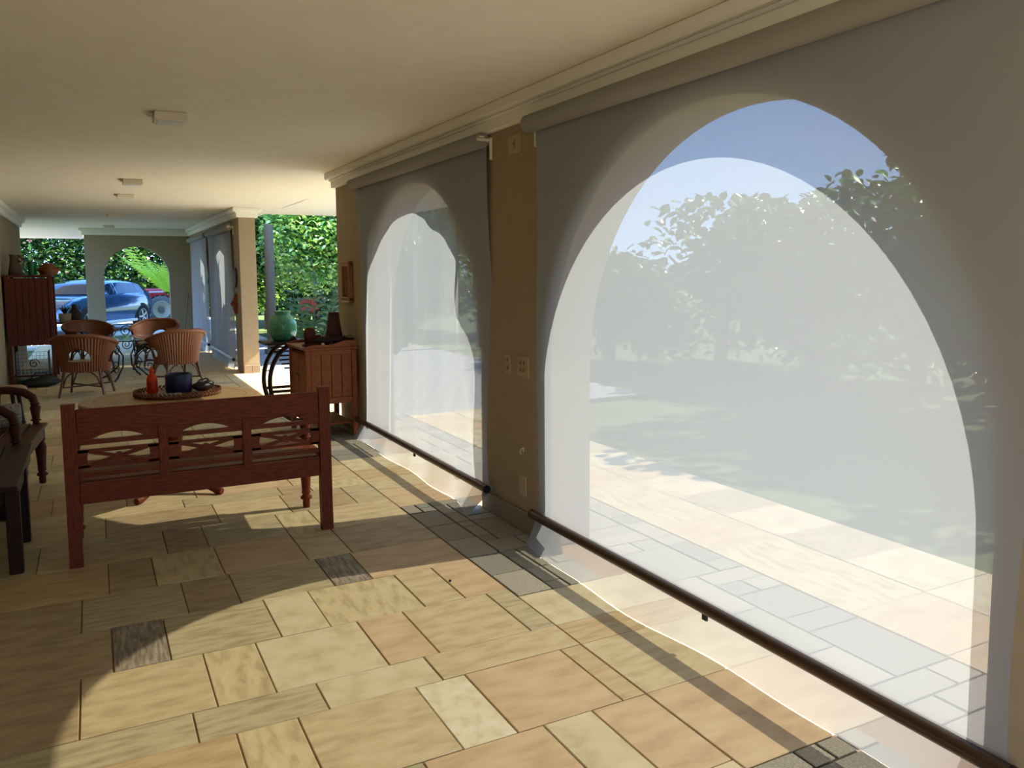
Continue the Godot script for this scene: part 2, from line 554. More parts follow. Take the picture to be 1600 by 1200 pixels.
# ---------------------------------------------------------------- outdoors
func build_outdoors():
	var g := Geo.new()
	g.box(Vector3(15, -0.11, -14), Vector3(80, 0.1, 90), 0.0)
	struct("ground", g, M.lawn)
	g = Geo.new()
	g.box(Vector3(-4.2, -0.055, -27.0), Vector3(16, 0.09, 13.2), 0.0)
	struct("driveway", g, M.concrete)
	g = Geo.new()
	g.box(Vector3(-5.7, 1.25, 2.0), Vector3(0.3, 2.5, 8.0), 0.02)  # out of view, placed to bounce sunlight onto the near cornice and blind
	struct("unseen_bounce_wall", g, M.ceiling)
	g = Geo.new()
	g.box(Vector3(2.0, -0.06, 8.0), Vector3(12.0, 0.1, 9.2), 0.0)  # out of view, pale ground that reflects sun through the front arch
	struct("unseen_forecourt", g, M.concrete)
	# cobbled band and stone terrace outside the arches
	cobble_panel("terrace_cobbles", 2.575, 3.07, 0.4, -8.4, 0.15, -0.004)
	g = Geo.new()
	g.box(Vector3(3.6, -0.06, -4.0), Vector3(1.08, 0.1, 9.0), 0.0)
	var t := struct("terrace", g, M.grout)
	var z := 0.4
	while z > -8.4:
		tile(t, "terrace_tile", 3.07, 3.6, z, z - 0.48, M.stones[[0, 2, 1, 8][rng.randi() % 4]])
		tile(t, "terrace_tile", 3.6, 4.12, z, z - 0.48, M.stones[[1, 0, 2, 3][rng.randi() % 4]])
		z -= 0.48
	# bluish pavers outside the gap
	g = Geo.new()
	g.box(Vector3(4.4, -0.06, -14.2), Vector3(3.9, 0.1, 11.6), 0.0)
	var p := struct("path", g, M.joint)
	var pv := Geo.new()
	for i in 19:
		for j in 58:
			pv.box(Vector3(2.55 + i * 0.2 + (0.1 if j % 2 else 0.0), -0.01, -8.5 - j * 0.2), Vector3(0.188, 0.024, 0.188), 0.0)
	obj("paver_field", pv, M.paver, p).set_meta("kind", "stuff")
	# round grey porch post
	var c := thing("porch_post", "round grey porch post with plain base standing behind the far pier", "post", Vector3(3.12, 0, -16.3))
	g = Geo.new()
	g.lathe([Vector2(0.095, 0.1), Vector2(0.09, 2.55)], 20)
	obj("shaft", g, flat(rgb(104, 100, 88), 0.85), c)
	g = Geo.new()
	g.box(Vector3(0, 0.05, 0), Vector3(0.26, 0.1, 0.26), 0.01)
	obj("base", g, flat(rgb(104, 100, 88), 0.85), c)

# ---------------------------------------------------------------- blinds
func make_blind(z0: float, z1: float, x: float, top: float, label: String, ripple: Callable, roll0: float, roll1: float, rail_mat: Material, tail: Callable) -> Node3D:
	# z0 is the end near the camera
	var zc := (z0 + z1) * 0.5
	var t := thing("roller_blind", label, "blind", Vector3(x, 0, zc), 0.0, "sun blinds hung over the arches")
	var rail := 0.175
	var g := Geo.new()
	var f := func(u: float, v: float) -> Vector3:
		var zz := lerpf(z0, z1, u)
		var y: float
		if v < 0.86:
			y = lerpf(top, rail, v / 0.86)
			var edge := 0.012 * sin(y * 4.1) * (pow(absf(2 * u - 1), 6) * signf(u - 0.5))
			return Vector3(float(ripple.call(zz, y)), y, zz - zc + edge)
		var w := (v - 0.86) / 0.14
		var q: Vector2 = tail.call(zz, w)
		return Vector3(lerpf(float(ripple.call(zz, rail)), q.x, w), lerpf(rail, q.y, w), zz - zc)
	g.grid(72, 44, f)
	obj("fabric", g, M.cloth, t)
	g = Geo.new()
	var turn := Transform3D(Basis(Vector3.RIGHT, PI / 2), Vector3(-0.03, top + 0.022, (roll0 + roll1) / 2 - zc))
	var hl := absf(roll1 - roll0) / 2
	g.lathe([Vector2(0.0, -hl), Vector2(0.05, -hl), Vector2(0.05, hl), Vector2(0.0, hl)], 24, turn, 1, 1, true)
	obj("roll", g, M.cloth_roll, t)
	g = Geo.new()
	turn = Transform3D(Basis(Vector3.RIGHT, PI / 2), Vector3(-0.03, rail, 0))
	hl = absf(z1 - z0) / 2 + 0.02
	g.lathe([Vector2(0.0, -hl), Vector2(0.027, -hl), Vector2(0.027, hl), Vector2(0.0, hl)], 16, turn, 1, 1, true)
	var r := obj("bottom_rail", g, rail_mat, t)
	for s in [-1, 1]:
		g = Geo.new()
		g.lathe([Vector2(0.0, -0.004), Vector2(0.0275, -0.004), Vector2(0.0275, 0.004), Vector2(0.0, 0.004)], 16, Transform3D(Basis(Vector3.RIGHT, PI / 2), Vector3(-0.03, rail, s * (hl + 0.003))), 1, 1, true)
		obj("end_cap", g, M.black, r)
	g = Geo.new()
	g.box(Vector3(-0.035, rail - 0.036, 0.12), Vector3(0.012, 0.028, 0.03), 0.002)
	obj("pull_tab", g, M.black, r)
	for s in [-1, 1]:
		var zb: float = (roll0 if s > 0 else roll1) - zc + s * 0.012
		g = Geo.new()
		g.box(Vector3(-0.02, top + 0.022, zb), Vector3(0.105, 0.018, 0.014), 0.003)
		g.box(Vector3(0.026, top - 0.03, zb), Vector3(0.018, 0.14, 0.016), 0.003)
		g.box(Vector3(-0.04, top + 0.04, zb), Vector3(0.04, 0.012, 0.02), 0.003)
		obj("bracket", g, M.white_plastic, t)
	return t

func build_blinds():
	var tail1 := func(z: float, _w: float) -> Vector2:
		return Vector2(-0.095 + 0.03 * sin(z * 2.6 + 0.5) + 0.012 * sin(z * 7.0), 0.003)
	make_blind(-1.27, -4.02, 2.265, 2.41, "large sun blind nearest the camera, hung flat over the first arch",
		func(z: float, y: float) -> float: return 0.006 * sin(z * 2.3 + y * 0.7), -1.22, -4.07, M.bronze, tail1)
	unseen_half_blind()
	var fold := func(z: float, y: float) -> float:
		var k := clampf((2.35 - y) / 1.0, 0.0, 1.0)
		var a := 0.03 * k * sin(z * 9.0 - y * 0.9 + 1.0) + 0.012 * k * sin(z * 21.0 - y * 1.4)
		var line := z + 5.1 - (1.7 - y) * 0.17
		return a - 0.045 * k * exp(-line * line / 0.004) + 0.012 * k
	var tail2 := func(z: float, _w: float) -> Vector2:
		return Vector2(-0.07 - 0.1 * smoothstep(-5.2, -4.6, z) + 0.014 * sin(z * 6.0), 0.003)
	make_blind(-4.68, -7.53, 2.265, 2.41, "rippled sun blind over the second arch, beside the socket pier", fold, -4.68, -7.57, M.bronze, tail2)
	var fold2 := func(z: float, y: float) -> float:
		return 0.02 * clampf(2.4 - y, 0.0, 1.0) * sin(z * 8.0 - y * 0.8)
	var tail3 := func(z: float, _w: float) -> Vector2:
		return Vector2(-0.03 + 0.02 * sin(z * 4.0), 0.003)
	make_blind(-13.9, -16.55, 2.05, 2.33, "far sun blind with silver rail next to the pier with plaques", fold2, -13.8, -16.6, M.silver, tail3)
	make_blind(-17.1, -19.9, 2.05, 2.33, "farthest sun blind beside the end wall with the small arch", fold2, -17.0, -20.0, M.silver, tail3)

func unseen_half_blind():   # unseen blind behind the camera's right shoulder, half rolled so sun brightens the near room
	var t := thing("roller_blind", "unseen half rolled sun blind over the arch beside the camera, letting in sun", "blind", Vector3(2.2, 0, 0.9), 0.0, "sun blinds hung over the arches")
	var g := Geo.new()
	g.grid(10, 8, func(u: float, v: float) -> Vector3: return Vector3(0.004 * sin(u * 9.0), lerpf(2.395, 1.1, v), lerpf(1.33, -1.33, u)))
	obj("fabric", g, M.cloth, t)
	var turn := Transform3D(Basis(Vector3.RIGHT, PI / 2), Vector3(0.03, 2.43, 0))
	g = Geo.new()
	g.lathe([Vector2(0.0, -1.36), Vector2(0.05, -1.36), Vector2(0.05, 1.36), Vector2(0.0, 1.36)], 24, turn, 1, 1, true)
	obj("roll", g, M.cloth_roll, t)
	g = Geo.new()
	turn.origin = Vector3(-0.0, 1.09, 0)
	g.lathe([Vector2(0.0, -1.35), Vector2(0.027, -1.35), Vector2(0.027, 1.35), Vector2(0.0, 1.35)], 16, turn, 1, 1, true)
	obj("bottom_rail", g, M.bronze, t)

# ---------------------------------------------------------------- fittings on walls and ceiling
func build_fittings():
	var names := ["nearest of the row, above the bench", "second of the row, in the middle of the ceiling", "third of the row, over the open gap", "fourth of the row, before the far pier", "farthest of the row, by the end wall"]
	var at := [Vector2(0.5, -5.73), Vector2(0.45, -9.86), Vector2(0.44, -11.7), Vector2(0.4, -15.64), Vector2(0.38, -19.1)]
	for i in 5:
		var l := thing("ceiling_light", "white box ceiling light, " + names[i], "ceiling light", Vector3(at[i].x, CEIL, at[i].y), 0.0, "box lights along the ceiling")
		var g := Geo.new()
		g.box(Vector3(0, -0.028, 0), Vector3(0.2, 0.056, 0.2), 0.006)
		obj("housing", g, M.white_plastic, l)
		g = Geo.new()
		g.box(Vector3(0, -0.058, 0), Vector3(0.16, 0.006, 0.16), 0.002)
		obj("diffuser", g, flat(rgb(225, 222, 210), 0.3), l)
		g = Geo.new()
		g.box(Vector3(-0.115, -0.012, 0), Vector3(0.03, 0.024, 0.05), 0.004)
		obj("mounting_clip", g, M.white_plastic, l)
	# plates on the pier between the two big blinds
	var plates := [
		["cable_outlet", "square beige cable outlet high on the pier under the cornice", "outlet", 2.362, -4.35, 0.115, 0.16, 1],
		["light_switch", "narrow beige light switch plate on the pier, left of the sockets", "switch", 1.02, -4.455, 0.12, 0.075, 2],
		["socket_plate", "square beige plate of four sockets on the pier, right of the light switch", "socket", 1.025, -4.257, 0.125, 0.14, 4],
		["blank_plate", "tall blank beige cover plate low on the pier above the skirting", "cover plate", 0.283, -4.268, 0.125, 0.085, 0],
	]
	for p in plates:
		var o := thing(p[0], p[1], p[2], Vector3(2.3, p[3], p[4]))
		var g := Geo.new()
		g.box(Vector3(-0.004, 0, 0), Vector3(0.008, p[5], p[6]), 0.003)
		obj("plate", g, M.beige_plastic, o)
		var n: int = p[7]
		for k in n:
			g = Geo.new()
			var off := Vector2.ZERO
			if n == 2: off = Vector2(0, 0.028 - 0.05 * k)
			if n == 4: off = Vector2(-0.024 + 0.048 * (k % 2), 0.022 - 0.044 * (k / 2))
			var s := Vector3(0.006, 0.03, 0.03)
			if n == 1: s = Vector3(0.006, 0.05, 0.024)
			g.box(Vector3(-0.009, off.y, off.x), s, 0.002)
			var ins := obj("insert" if n != 2 else "rocker", g, flat(rgb(150, 122, 88), 0.5), o)
			g = Geo.new()
			g.box(Vector3(-0.0125, off.y, off.x), Vector3(0.002, 0.014, 0.007), 0.0005)
			obj("slot", g, M.black, ins)
	var h := thing("wall_hook", "small metal hook on the pier between the switch and the cover plate", "hook", Vector3(2.3, 0.5, -4.262))
	var hg := Geo.new()
	hg.tube([Vector3(0, 0.02, 0), Vector3(-0.02, 0.015, 0), Vector3(-0.026, 0.0, 0), Vector3(-0.02, -0.014, 0), Vector3(-0.01, -0.016, 0)], 0.003, 6)
	obj("hook", hg, M.silver, h)
	hg = Geo.new()
	hg.box(Vector3(-0.002, 0.012, 0), Vector3(0.004, 0.03, 0.012), 0.001)
	obj("back_plate", hg, M.silver, h)
	# carved panel near the end of the right wall
	var cp := thing("wall_carving", "tall carved wooden relief panel with figures on the wall end beside the rippled blind", "carving", Vector3(2.3, 1.32, -7.95))
	var teak := wood("relief", rgb(150, 102, 62), 1)
	var g := Geo.new()
	g.box(Vector3(-0.01, 0.19, 0), Vector3(0.02, 0.38, 0.2), 0.003)
	obj("backing", g, teak, cp)
	for s in [-1, 1]:
		g = Geo.new()
		g.box(Vector3(-0.022, 0.19, s * 0.12), Vector3(0.044, 0.38, 0.04), 0.008)
		obj("frame_stile", g, teak, cp)
		g = Geo.new()
		g.box(Vector3(-0.026, 0.19 + s * 0.18, 0), Vector3(0.052, 0.05, 0.28), 0.01)
		obj("frame_rail", g, teak, cp)
	g = Geo.new()
	rng.seed = 77
	for k in 5:   # a file of dancing figures among leaves
		var y := 0.065 + k * 0.062
		for s in [-1, 1]:
			var c := Vector3(-0.024, y + 0.014 * s, s * 0.04)
			g.ball(c + Vector3(0, 0.018, 0), Vector3(0.01, 0.01, 0.01), 8)
			g.tube([c + Vector3(0, 0.01, 0), c + Vector3(0, -0.008, s * 0.006), c + Vector3(0, -0.025, -s * 0.004)], [0.006, 0.009, 0.005], 6)
			g.tube([c, c + Vector3(0, 0.012, s * 0.022), c + Vector3(0, 0.026, s * 0.016)], 0.004, 5)
			g.tube([c, c + Vector3(0, 0.006, -s * 0.02), c + Vector3(0, -0.012, -s * 0.028)], 0.004, 5)
	obj("relief_figures", g, teak, cp)
	# plaques on the far pier
	var pl := thing("round_plaque", "dark oval wooden plaque, upper of the two on the far pier", "plaque", Vector3(2.09, 1.53, -13.72))
	g = Geo.new()
	var side := Transform3D(Basis(Vector3(0, 0, 1), PI / 2), Vector3.ZERO)
	g.lathe([Vector2(0.14, 0.0), Vector2(0.15, 0.012), Vector2(0.135, 0.03), Vector2(0.1, 0.026), Vector2(0.05, 0.034), Vector2(0.0, 0.036)], 28, side, 1.12, 0.9)
	obj("disc", g, wood("walnut", rgb(70, 40, 26), 1), pl)
	pl = thing("carved_mask", "reddish carved mask, lower of the two on the far pier", "mask", Vector3(2.09, 1.1, -13.78))
	g = Geo.new()
	g.lathe([Vector2(0.13, 0.0), Vector2(0.135, 0.012), Vector2(0.11, 0.04), Vector2(0.06, 0.06), Vector2(0.0, 0.066)], 24, side, 1.35, 0.8)
	obj("face", g, wood("maskred", rgb(112, 52, 36), 1), pl)
	g = Geo.new()
	g.tube([Vector3(-0.06, 0.05, 0), Vector3(-0.082, 0.0, 0), Vector3(-0.066, -0.03, 0)], [0.01, 0.018, 0.02], 8)
	obj("nose", g, wood("maskred", rgb(112, 52, 36), 1), pl)
	for s in [-1, 1]:
		g = Geo.new()
		g.ball(Vector3(-0.052, 0.04, s * 0.045), Vector3(0.012, 0.012, 0.02), 8)
		obj("eye", g, M.black, pl)
	g = Geo.new()
	g.ball(Vector3(-0.05, -0.08, 0), Vector3(0.014, 0.012, 0.035), 8)
	obj("mouth", g, M.black, pl)
	# pole leaning in the far corner
	var br := thing("broom", "long thin broom pole leaning in the corner by the small arch", "broom", Vector3(1.84, 0, -20.1))
	g = Geo.new()
	g.tube([Vector3(0, 0.14, 0), Vector3(0.17, 1.15, -0.28)], 0.013, 8)
	obj("handle", g, flat(rgb(120, 96, 70), 0.6), br)
	g = Geo.new()
	g.box(Vector3(-0.008, 0.07, 0.0), Vector3(0.24, 0.14, 0.05), 0.012)
	obj("bristles", g, flat(rgb(90, 70, 44), 0.9), br)

# ---------------------------------------------------------------- teak seating
func turned(h: float, r: float) -> Array:   # baluster profile
	return [Vector2(0.0, 0.0), Vector2(r * 0.62, 0.0), Vector2(r * 0.7, h * 0.1), Vector2(r * 0.62, h * 0.15), Vector2(r * 1.05, h * 0.17), Vector2(r * 1.1, h * 0.2), Vector2(r * 0.62, h * 0.25),
		Vector2(r * 0.85, h * 0.28), Vector2(r * 0.78, h * 0.34), Vector2(r * 0.95, h * 0.6), Vector2(r * 1.12, h * 0.78), Vector2(r * 0.95, h * 0.86), Vector2(r * 0.7, h * 0.9), Vector2(r * 1.0, h * 0.94), Vector2(r * 0.9, h), Vector2(0.0, h)]

func make_bench(label: String, category: String, called: String, L: float, panels: int, at: Vector3, turn: float, c: Color) -> Node3D:
	# local frame: the back stands in the plane z = 0, the seat reaches to z = -0.56, x runs along it
	var t := thing(called, label, category, at, turn)
	var wx := wood(called, c, 0)
	var wy := wood(called, c, 1)
	var wz := wood(called, c, 2)
	var hl := L / 2
	var seat_y := 0.455
	for s in [-1, 1]:
		var g := Geo.new()
		var o := PackedVector2Array([Vector2(0.035, 0.0), Vector2(-0.03, 0.0), Vector2(-0.037, 0.25), Vector2(-0.035, 0.45), Vector2(-0.03, 0.9), Vector2(0.02, 0.9), Vector2(0.024, 0.45), Vector2(0.024, 0.2)])
		g.prism(o, -0.034, 0.034, Transform3D(Basis(Vector3(0, 0, 1), Vector3(0, 1, 0), Vector3(-1, 0, 0)), Vector3(s * (hl - 0.034), 0, 0)))
		obj("back_post", g, wy, t)
	var inner := hl - 0.068
	var g := Geo.new()
	g.box(Vector3(0, 0.803, 0), Vector3(inner * 2, 0.134, 0.03), 0.006)
	obj("top_rail", g, wx, t)
	g = Geo.new()
	g.box(Vector3(0, 0.402, 0), Vector3(inner * 2, 0.115, 0.03), 0.004)
	obj("back_rail", g, wx, t)
	var pw := (inner * 2 - (panels - 1) * 0.05) / panels
	for k in panels:
		var cx := -inner + pw / 2 + k * (pw + 0.05)
		if k > 0:
			g = Geo.new()
			g.box(Vector3(cx - pw / 2 - 0.025, 0.596, 0.003), Vector3(0.05, 0.304, 0.036), 0.003)
			obj("stile", g, wy, t)
		# slat with a leaf-shaped slit
		g = Geo.new()
		var up := PackedVector2Array()
		var lo := PackedVector2Array()
		var hw := pw / 2
		up.append(Vector2(-hw, 0.70))
		lo.append(Vector2(-hw, 0.70))
		for i in 17:
			var u := -1.0 + 2.0 * i / 16
			up.append(Vector2(u * hw * 0.66, 0.70 + 0.034 * (1 - u * u)))
			lo.append(Vector2(u * hw * 0.66, 0.70 - 0.003 * (1 - u * u)))
		up.append(Vector2(hw, 0.70))
		lo.append(Vector2(hw, 0.70))
		up.append_array(PackedVector2Array([Vector2(hw, 0.745), Vector2(-hw, 0.745)]))
		lo.append_array(PackedVector2Array([Vector2(hw, 0.672), Vector2(-hw, 0.672)]))
		var px := Transform3D(Basis(), Vector3(cx, 0, 0))
		g.prism(up, -0.012, 0.012, px)
		g.prism(lo, -0.012, 0.012, px)
		obj("leaf_slat", g, wx, t)
		# fretwork: two bars, crossed straps, a disc
		g = Geo.new()
		var ya := 0.546
		var yb := 0.644
		g.box(Vector3(cx, yb - 0.008, 0), Vector3(pw, 0.018, 0.024), 0.002)
		g.box(Vector3(cx, ya + 0.006, 0), Vector3(pw, 0.016, 0.024), 0.002)
		for s in [-1, 1]:
			var arc := PackedVector2Array([Vector2(s * hw, ya), Vector2(s * hw, yb)])
			for i in 7:
				var a := yb - (yb - ya) * i / 6.0
				arc.append(Vector2(s * (hw - 0.058 + 0.012 * sin(PI * i / 6.0)), a))
			g.prism(arc, -0.012, 0.012, px)
			g.bar(Vector3(cx - (hw - 0.055), 0.595 - s * 0.036, 0), Vector3(cx + (hw - 0.055), 0.595 + s * 0.036, 0), 0.019, 0.02, Vector3.BACK, 0.002)
		g.lathe([Vector2(0, -0.014), Vector2(0.022, -0.014), Vector2(0.022, 0.014), Vector2(0, 0.014)], 16, Transform3D(Basis(Vector3.RIGHT, PI / 2), Vector3(cx, 0.595, 0)), 1, 1, true)
		obj("fretwork", g, wx, t)
	g = Geo.new()
	g.box(Vector3(0, 0.503, -0.002), Vector3(inner * 2, 0.024, 0.024), 0.003)
	obj("lower_rail", g, wx, t)
	for k in 5:
		g = Geo.new()
		g.box(Vector3(0, seat_y, -0.075 - k * 0.112), Vector3(inner * 2 + (0.0 if k == 0 else 0.1), 0.022, 0.104), 0.005)
		obj("seat_slat", g, wx, t)
	g = Geo.new()
	g.box(Vector3(0, 0.395, -0.535), Vector3(inner * 2, 0.09, 0.026), 0.004)
	obj("front_apron", g, wx, t)
	for s in [-1, 1]:
		var x: float = s * (hl - 0.04)
		g = Geo.new()
		g.box(Vector3(x, 0.40, -0.275), Vector3(0.028, 0.085, 0.5), 0.003)
		obj("side_apron", g, wz, t)
		g = Geo.new()
		g.lathe(turned(0.36, 0.036), 18, Transform3D(Basis(), Vector3(x, 0, -0.52)))
		g.box(Vector3(x, 0.405, -0.52), Vector3(0.062, 0.1, 0.062), 0.004)
		obj("front_leg", g, wy, t)
		g = Geo.new()
		g.lathe(turned(0.16, 0.034), 18, Transform3D(Basis(), Vector3(x, 0.464, -0.5)))
		obj("arm_baluster", g, wy, t)
		g = Geo.new()
		g.tube([Vector3(x, 0.68, 0.0), Vector3(x, 0.715, -0.1), Vector3(x, 0.735, -0.22), Vector3(x, 0.732, -0.34), Vector3(x, 0.71, -0.43), Vector3(x, 0.67, -0.485), Vector3(x, 0.615, -0.5)],
			[0.026, 0.027, 0.029, 0.031, 0.032, 0.031, 0.028], 12)
		obj("arm", g, wz, t)
	return t

func build_seating():
	make_bench("carved teak bench with three fretwork back panels, seen from behind in the foreground", "bench", "teak_bench", 1.455, 3, Vector3(0.543, 0, -4.905), 0.0, rgb(110, 48, 23))
	make_bench("dark teak armchair with curved arms at the left edge, past the low dark table", "armchair", "teak_armchair", 0.95, 2, Vector3(-0.965, 0, -6.66), -PI / 2 - 0.08, rgb(74, 36, 24))
	# low dark table in front of it
	var dk := rgb(42, 25, 19)
	var t := thing("low_table", "long low dark wooden table with square legs at the left edge of the photo", "table", Vector3(-0.72, 0, -5.53))
	for k in 4:
		var g := Geo.new()
		g.box(Vector3(-0.225 + 0.155 * k, 0.468, 0), Vector3(0.15, 0.03, 1.24), 0.005)
		obj("top_plank", g, wood("dark", dk, 2), t)
	for s in [-1, 1]:
		var g := Geo.new()
		g.box(Vector3(s * 0.29, 0.415, 0), Vector3(0.026, 0.075, 1.1), 0.004)
		obj("apron", g, wood("dark", dk, 2), t)
		for z in [-0.57, 0.0, 0.57]:
			g = Geo.new()
			g.box(Vector3(s * (0.12 if z < -0.5 else 0.285), 0.227, z), Vector3(0.068, 0.454, 0.068), 0.005)
			obj("leg", g, wood("dark", dk, 1), t)
	for s in [-1, 1]:
		var g := Geo.new()
		g.box(Vector3(0, 0.415, s * 0.57), Vector3(0.5, 0.075, 0.026), 0.004)
		obj("apron", g, wood("dark", dk, 0), t)
	# cushion on the armchair
	var cu := thing("patterned_cushion", "plump grey cushion with a faded pattern on the teak armchair", "cushion", Vector3(-0.64, 0.468, -6.88), 0.5)
	cu.scale = Vector3(0.72, 0.72, 0.72)
	var cg := Geo.new()
	cg.grid(14, 14, cushion_half.bind(1.0))
	cg.grid(14, 14, cushion_half.bind(-1.0))
	obj("cover", cg, tex(noise_tex("cush", rgb(70, 66, 60), rgb(190, 186, 176), 0.03, 3, 81), Vector3(2.2, 2.2, 2.2), 0.9), cu)
	var pg := Geo.new()
	var loop := []
	for i in 40:
		var a := TAU * i / 40
		loop.append(Vector3(0.2 * signf(cos(a)) * pow(absf(cos(a)), 0.4), 0.13 + 0.12 * signf(sin(a)) * pow(absf(sin(a)), 0.4), 0))
	pg.tube(loop, 0.006, 6, true)
	obj("piping", pg, flat(rgb(60, 56, 52), 0.9), cu)
	# round stool by the left wall
	var st := thing("round_stool", "small round wooden stool with a pale rim beyond the left armchair", "stool", Vector3(-0.8, 0, -9.1))
	var sg := Geo.new()
	sg.lathe([Vector2(0, 0.47), Vector2(0.17, 0.47), Vector2(0.185, 0.485), Vector2(0.185, 0.505), Vector2(0.17, 0.515), Vector2(0, 0.512)], 28)
	obj("seat", sg, wood("stool", rgb(150, 120, 92), 0), st)
	for k in 4:
		var a := TAU * k / 4 + 0.4
		sg = Geo.new()
		sg.tube([Vector3(cos(a) * 0.17, 0, sin(a) * 0.17), Vector3(cos(a) * 0.12, 0.475, sin(a) * 0.12)], [0.016, 0.02], 10)
		obj("leg", sg, wood("dark", dk, 1), st)
	sg = Geo.new()
	var ring := []
	for i in 24:
		ring.append(Vector3(cos(TAU * i / 24) * 0.153, 0.16, sin(TAU * i / 24) * 0.153))
	sg.tube(ring, 0.009, 8, true)
	obj("stretcher", sg, wood("dark", dk, 0), st)
	build_oval_table()

func cushion_half(u: float, v: float, s: float) -> Vector3:
	var a := u * 2 - 1
	var b := v * 2 - 1
	var d := 0.075 * pow(maxf((1 - a * a) * (1 - b * b), 0.0), 0.45)
	var k := 1.0 - 0.05 * (a * a * b * b)
	return Vector3(a * 0.2 * k, 0.13 + b * 0.125 * k * (1.0 if s > 0 else 1.0), d * s) if s > 0 else Vector3(-a * 0.2 * k, 0.13 + b * 0.125 * k, -d)

func build_oval_table():
	var h := 0.70
	var t := thing("oval_table", "oval plank-topped teak table on a pedestal behind the bench", "table", Vector3(0.48, 0, -6.32))
	var A := 0.61
	var B := 0.54
	var m0 := wood("pale_teak", rgb(176, 142, 96), 0, 0.38)
	# rim ring, then planks filling the oval
	var g := Geo.new()
	var n := 56
	for i in n:
		var a0 := TAU * i / n
		var a1 := TAU * (i + 1) / n
		var f := func(k: float, a: float, y: float) -> Vector3: return Vector3(cos(a) * (A - k), y, sin(a) * (B - k))
		var w := 0.09
		g.quad(f.call(w, a0, h), f.call(w, a1, h), f.call(0.008, a1, h), f.call(0.008, a0, h))
		g.quad(f.call(0.008, a0, h), f.call(0.008, a1, h), f.call(0.0, a1, h - 0.008), f.call(0.0, a0, h - 0.008))
		g.quad(f.call(0.0, a0, h - 0.008), f.call(0.0, a1, h - 0.008), f.call(0.0, a1, h - 0.03), f.call(0.0, a0, h - 0.03))
		g.quad(f.call(0.0, a0, h - 0.03), f.call(0.0, a1, h - 0.03), f.call(w, a1, h - 0.03), f.call(w, a0, h - 0.03))
		g.quad(f.call(w, a0, h - 0.03), f.call(w, a1, h - 0.03), f.call(w, a1, h), f.call(w, a0, h))
	obj("rim", g, m0, t)
	var ia := A - 0.094
	var ib := B - 0.094
	var rows := 9
	for k in rows:
		var z0 := -ib + 2 * ib * k / rows + 0.002
		var z1 := -ib + 2 * ib * (k + 1) / rows - 0.002
		var p := PackedVector2Array()
		for i in 6:
			var z := lerpf(z0, z1, i / 5.0)
			p.append(Vector2(ia * sqrt(maxf(1 - z * z / (ib * ib), 0.0004)), z))
		for i in 6:
			var z := lerpf(z1, z0, i / 5.0)
			p.append(Vector2(-ia * sqrt(maxf(1 - z * z / (ib * ib), 0.0004)), z))
		g = Geo.new()
		g.prism(p, 0.0, 0.024, Transform3D(Basis(Vector3(1, 0, 0), Vector3(0, 0, 1), Vector3(0, -1, 0)), Vector3(0, h - 0.001, 0)))
		obj("plank", g, m0, t)
	var c := rgb(110, 48, 23)
	g = Geo.new()
	g.box(Vector3(0, h - 0.05, 0), Vector3(0.8, 0.04, 0.06), 0.005)
	g.box(Vector3(0, h - 0.05, 0), Vector3(0.06, 0.04, 0.7), 0.005)
	obj("bearer", g, wood("teak", c, 0), t)
	g = Geo.new()
	g.lathe([Vector2(0, 0.1), Vector2(0.07, 0.1), Vector2(0.075, 0.18), Vector2(0.05, 0.22), Vector2(0.048, 0.3), Vector2(0.062, 0.42), Vector2(0.064, 0.5), Vector2(0.045, 0.54), Vector2(0.07, 0.57), Vector2(0.075, 0.66), Vector2(0, 0.66)], 20)
	obj("pedestal", g, wood("teak", c, 1), t)
	for k in 4:
		var a := TAU * k / 4 + PI / 4
		var d := Vector3(cos(a), 0, sin(a))
		g = Geo.new()
		g.tube([d * 0.04 + Vector3(0, 0.17, 0), d * 0.16 + Vector3(0, 0.13, 0), d * 0.28 + Vector3(0, 0.06, 0), d * 0.36 + Vector3(0, 0.026, 0), d * 0.4 + Vector3(0, 0.024, 0)], [0.036, 0.034, 0.028, 0.026, 0.024], 10)
		obj("foot", g, wood("teak", c, 0), t)
	# braided tray
	var tr := thing("woven_tray", "oval braided rattan tray on the oval table", "tray", Vector3(0.53, h, -6.43))
	var ta := 0.30
	var tb := 0.27
	g = Geo.new()
	g.lathe([Vector2(0, 0.002), Vector2(1, 0.002), Vector2(1, 0.012), Vector2(0, 0.012)], 40, Transform3D(), ta - 0.01, tb - 0.01, true)
	obj("base", g, M.wicker_dark, tr)
	g = Geo.new()
	for row in 2:
		for i in 60:
			var a := TAU * (i + 0.5 * row) / 60
			var p := Vector3(cos(a) * ta, 0.014 + row * 0.02, sin(a) * tb)
			var tg := Vector3(-sin(a) * ta, 0, cos(a) * tb).normalized()
			var dd := (tg + Vector3.UP * (0.8 if row else -0.8)).normalized()
			g.tube([p - dd * 0.016, p, p + dd * 0.016], [0.004, 0.0085, 0.004], 6)
	var br := obj("braided_rim", g, M.wicker, tr)
	br.set_meta("kind", "stuff")
	# on the tray
	var b := thing("red_bottle", "translucent orange-red bottle with a nozzle on the woven tray", "bottle", Vector3(0.36, h + 0.012, -6.5))
	var red := flat(rgb(240, 82, 38), 0.18)
	red.backlight_enabled = true
	red.backlight = Color(0.95, 0.4, 0.2)
	g = Geo.new()
	g.lathe([Vector2(0, 0), Vector2(0.034, 0), Vector2(0.038, 0.006), Vector2(0.038, 0.1), Vector2(0.034, 0.125), Vector2(0.016, 0.145), Vector2(0.014, 0.16), Vector2(0, 0.16)], 22)
	obj("body", g, red, b)
	g = Geo.new()
	g.lathe([Vector2(0, 0.16), Vector2(0.017, 0.16), Vector2(0.017, 0.18), Vector2(0.008, 0.184), Vector2(0.006, 0.204), Vector2(0, 0.204)], 16)
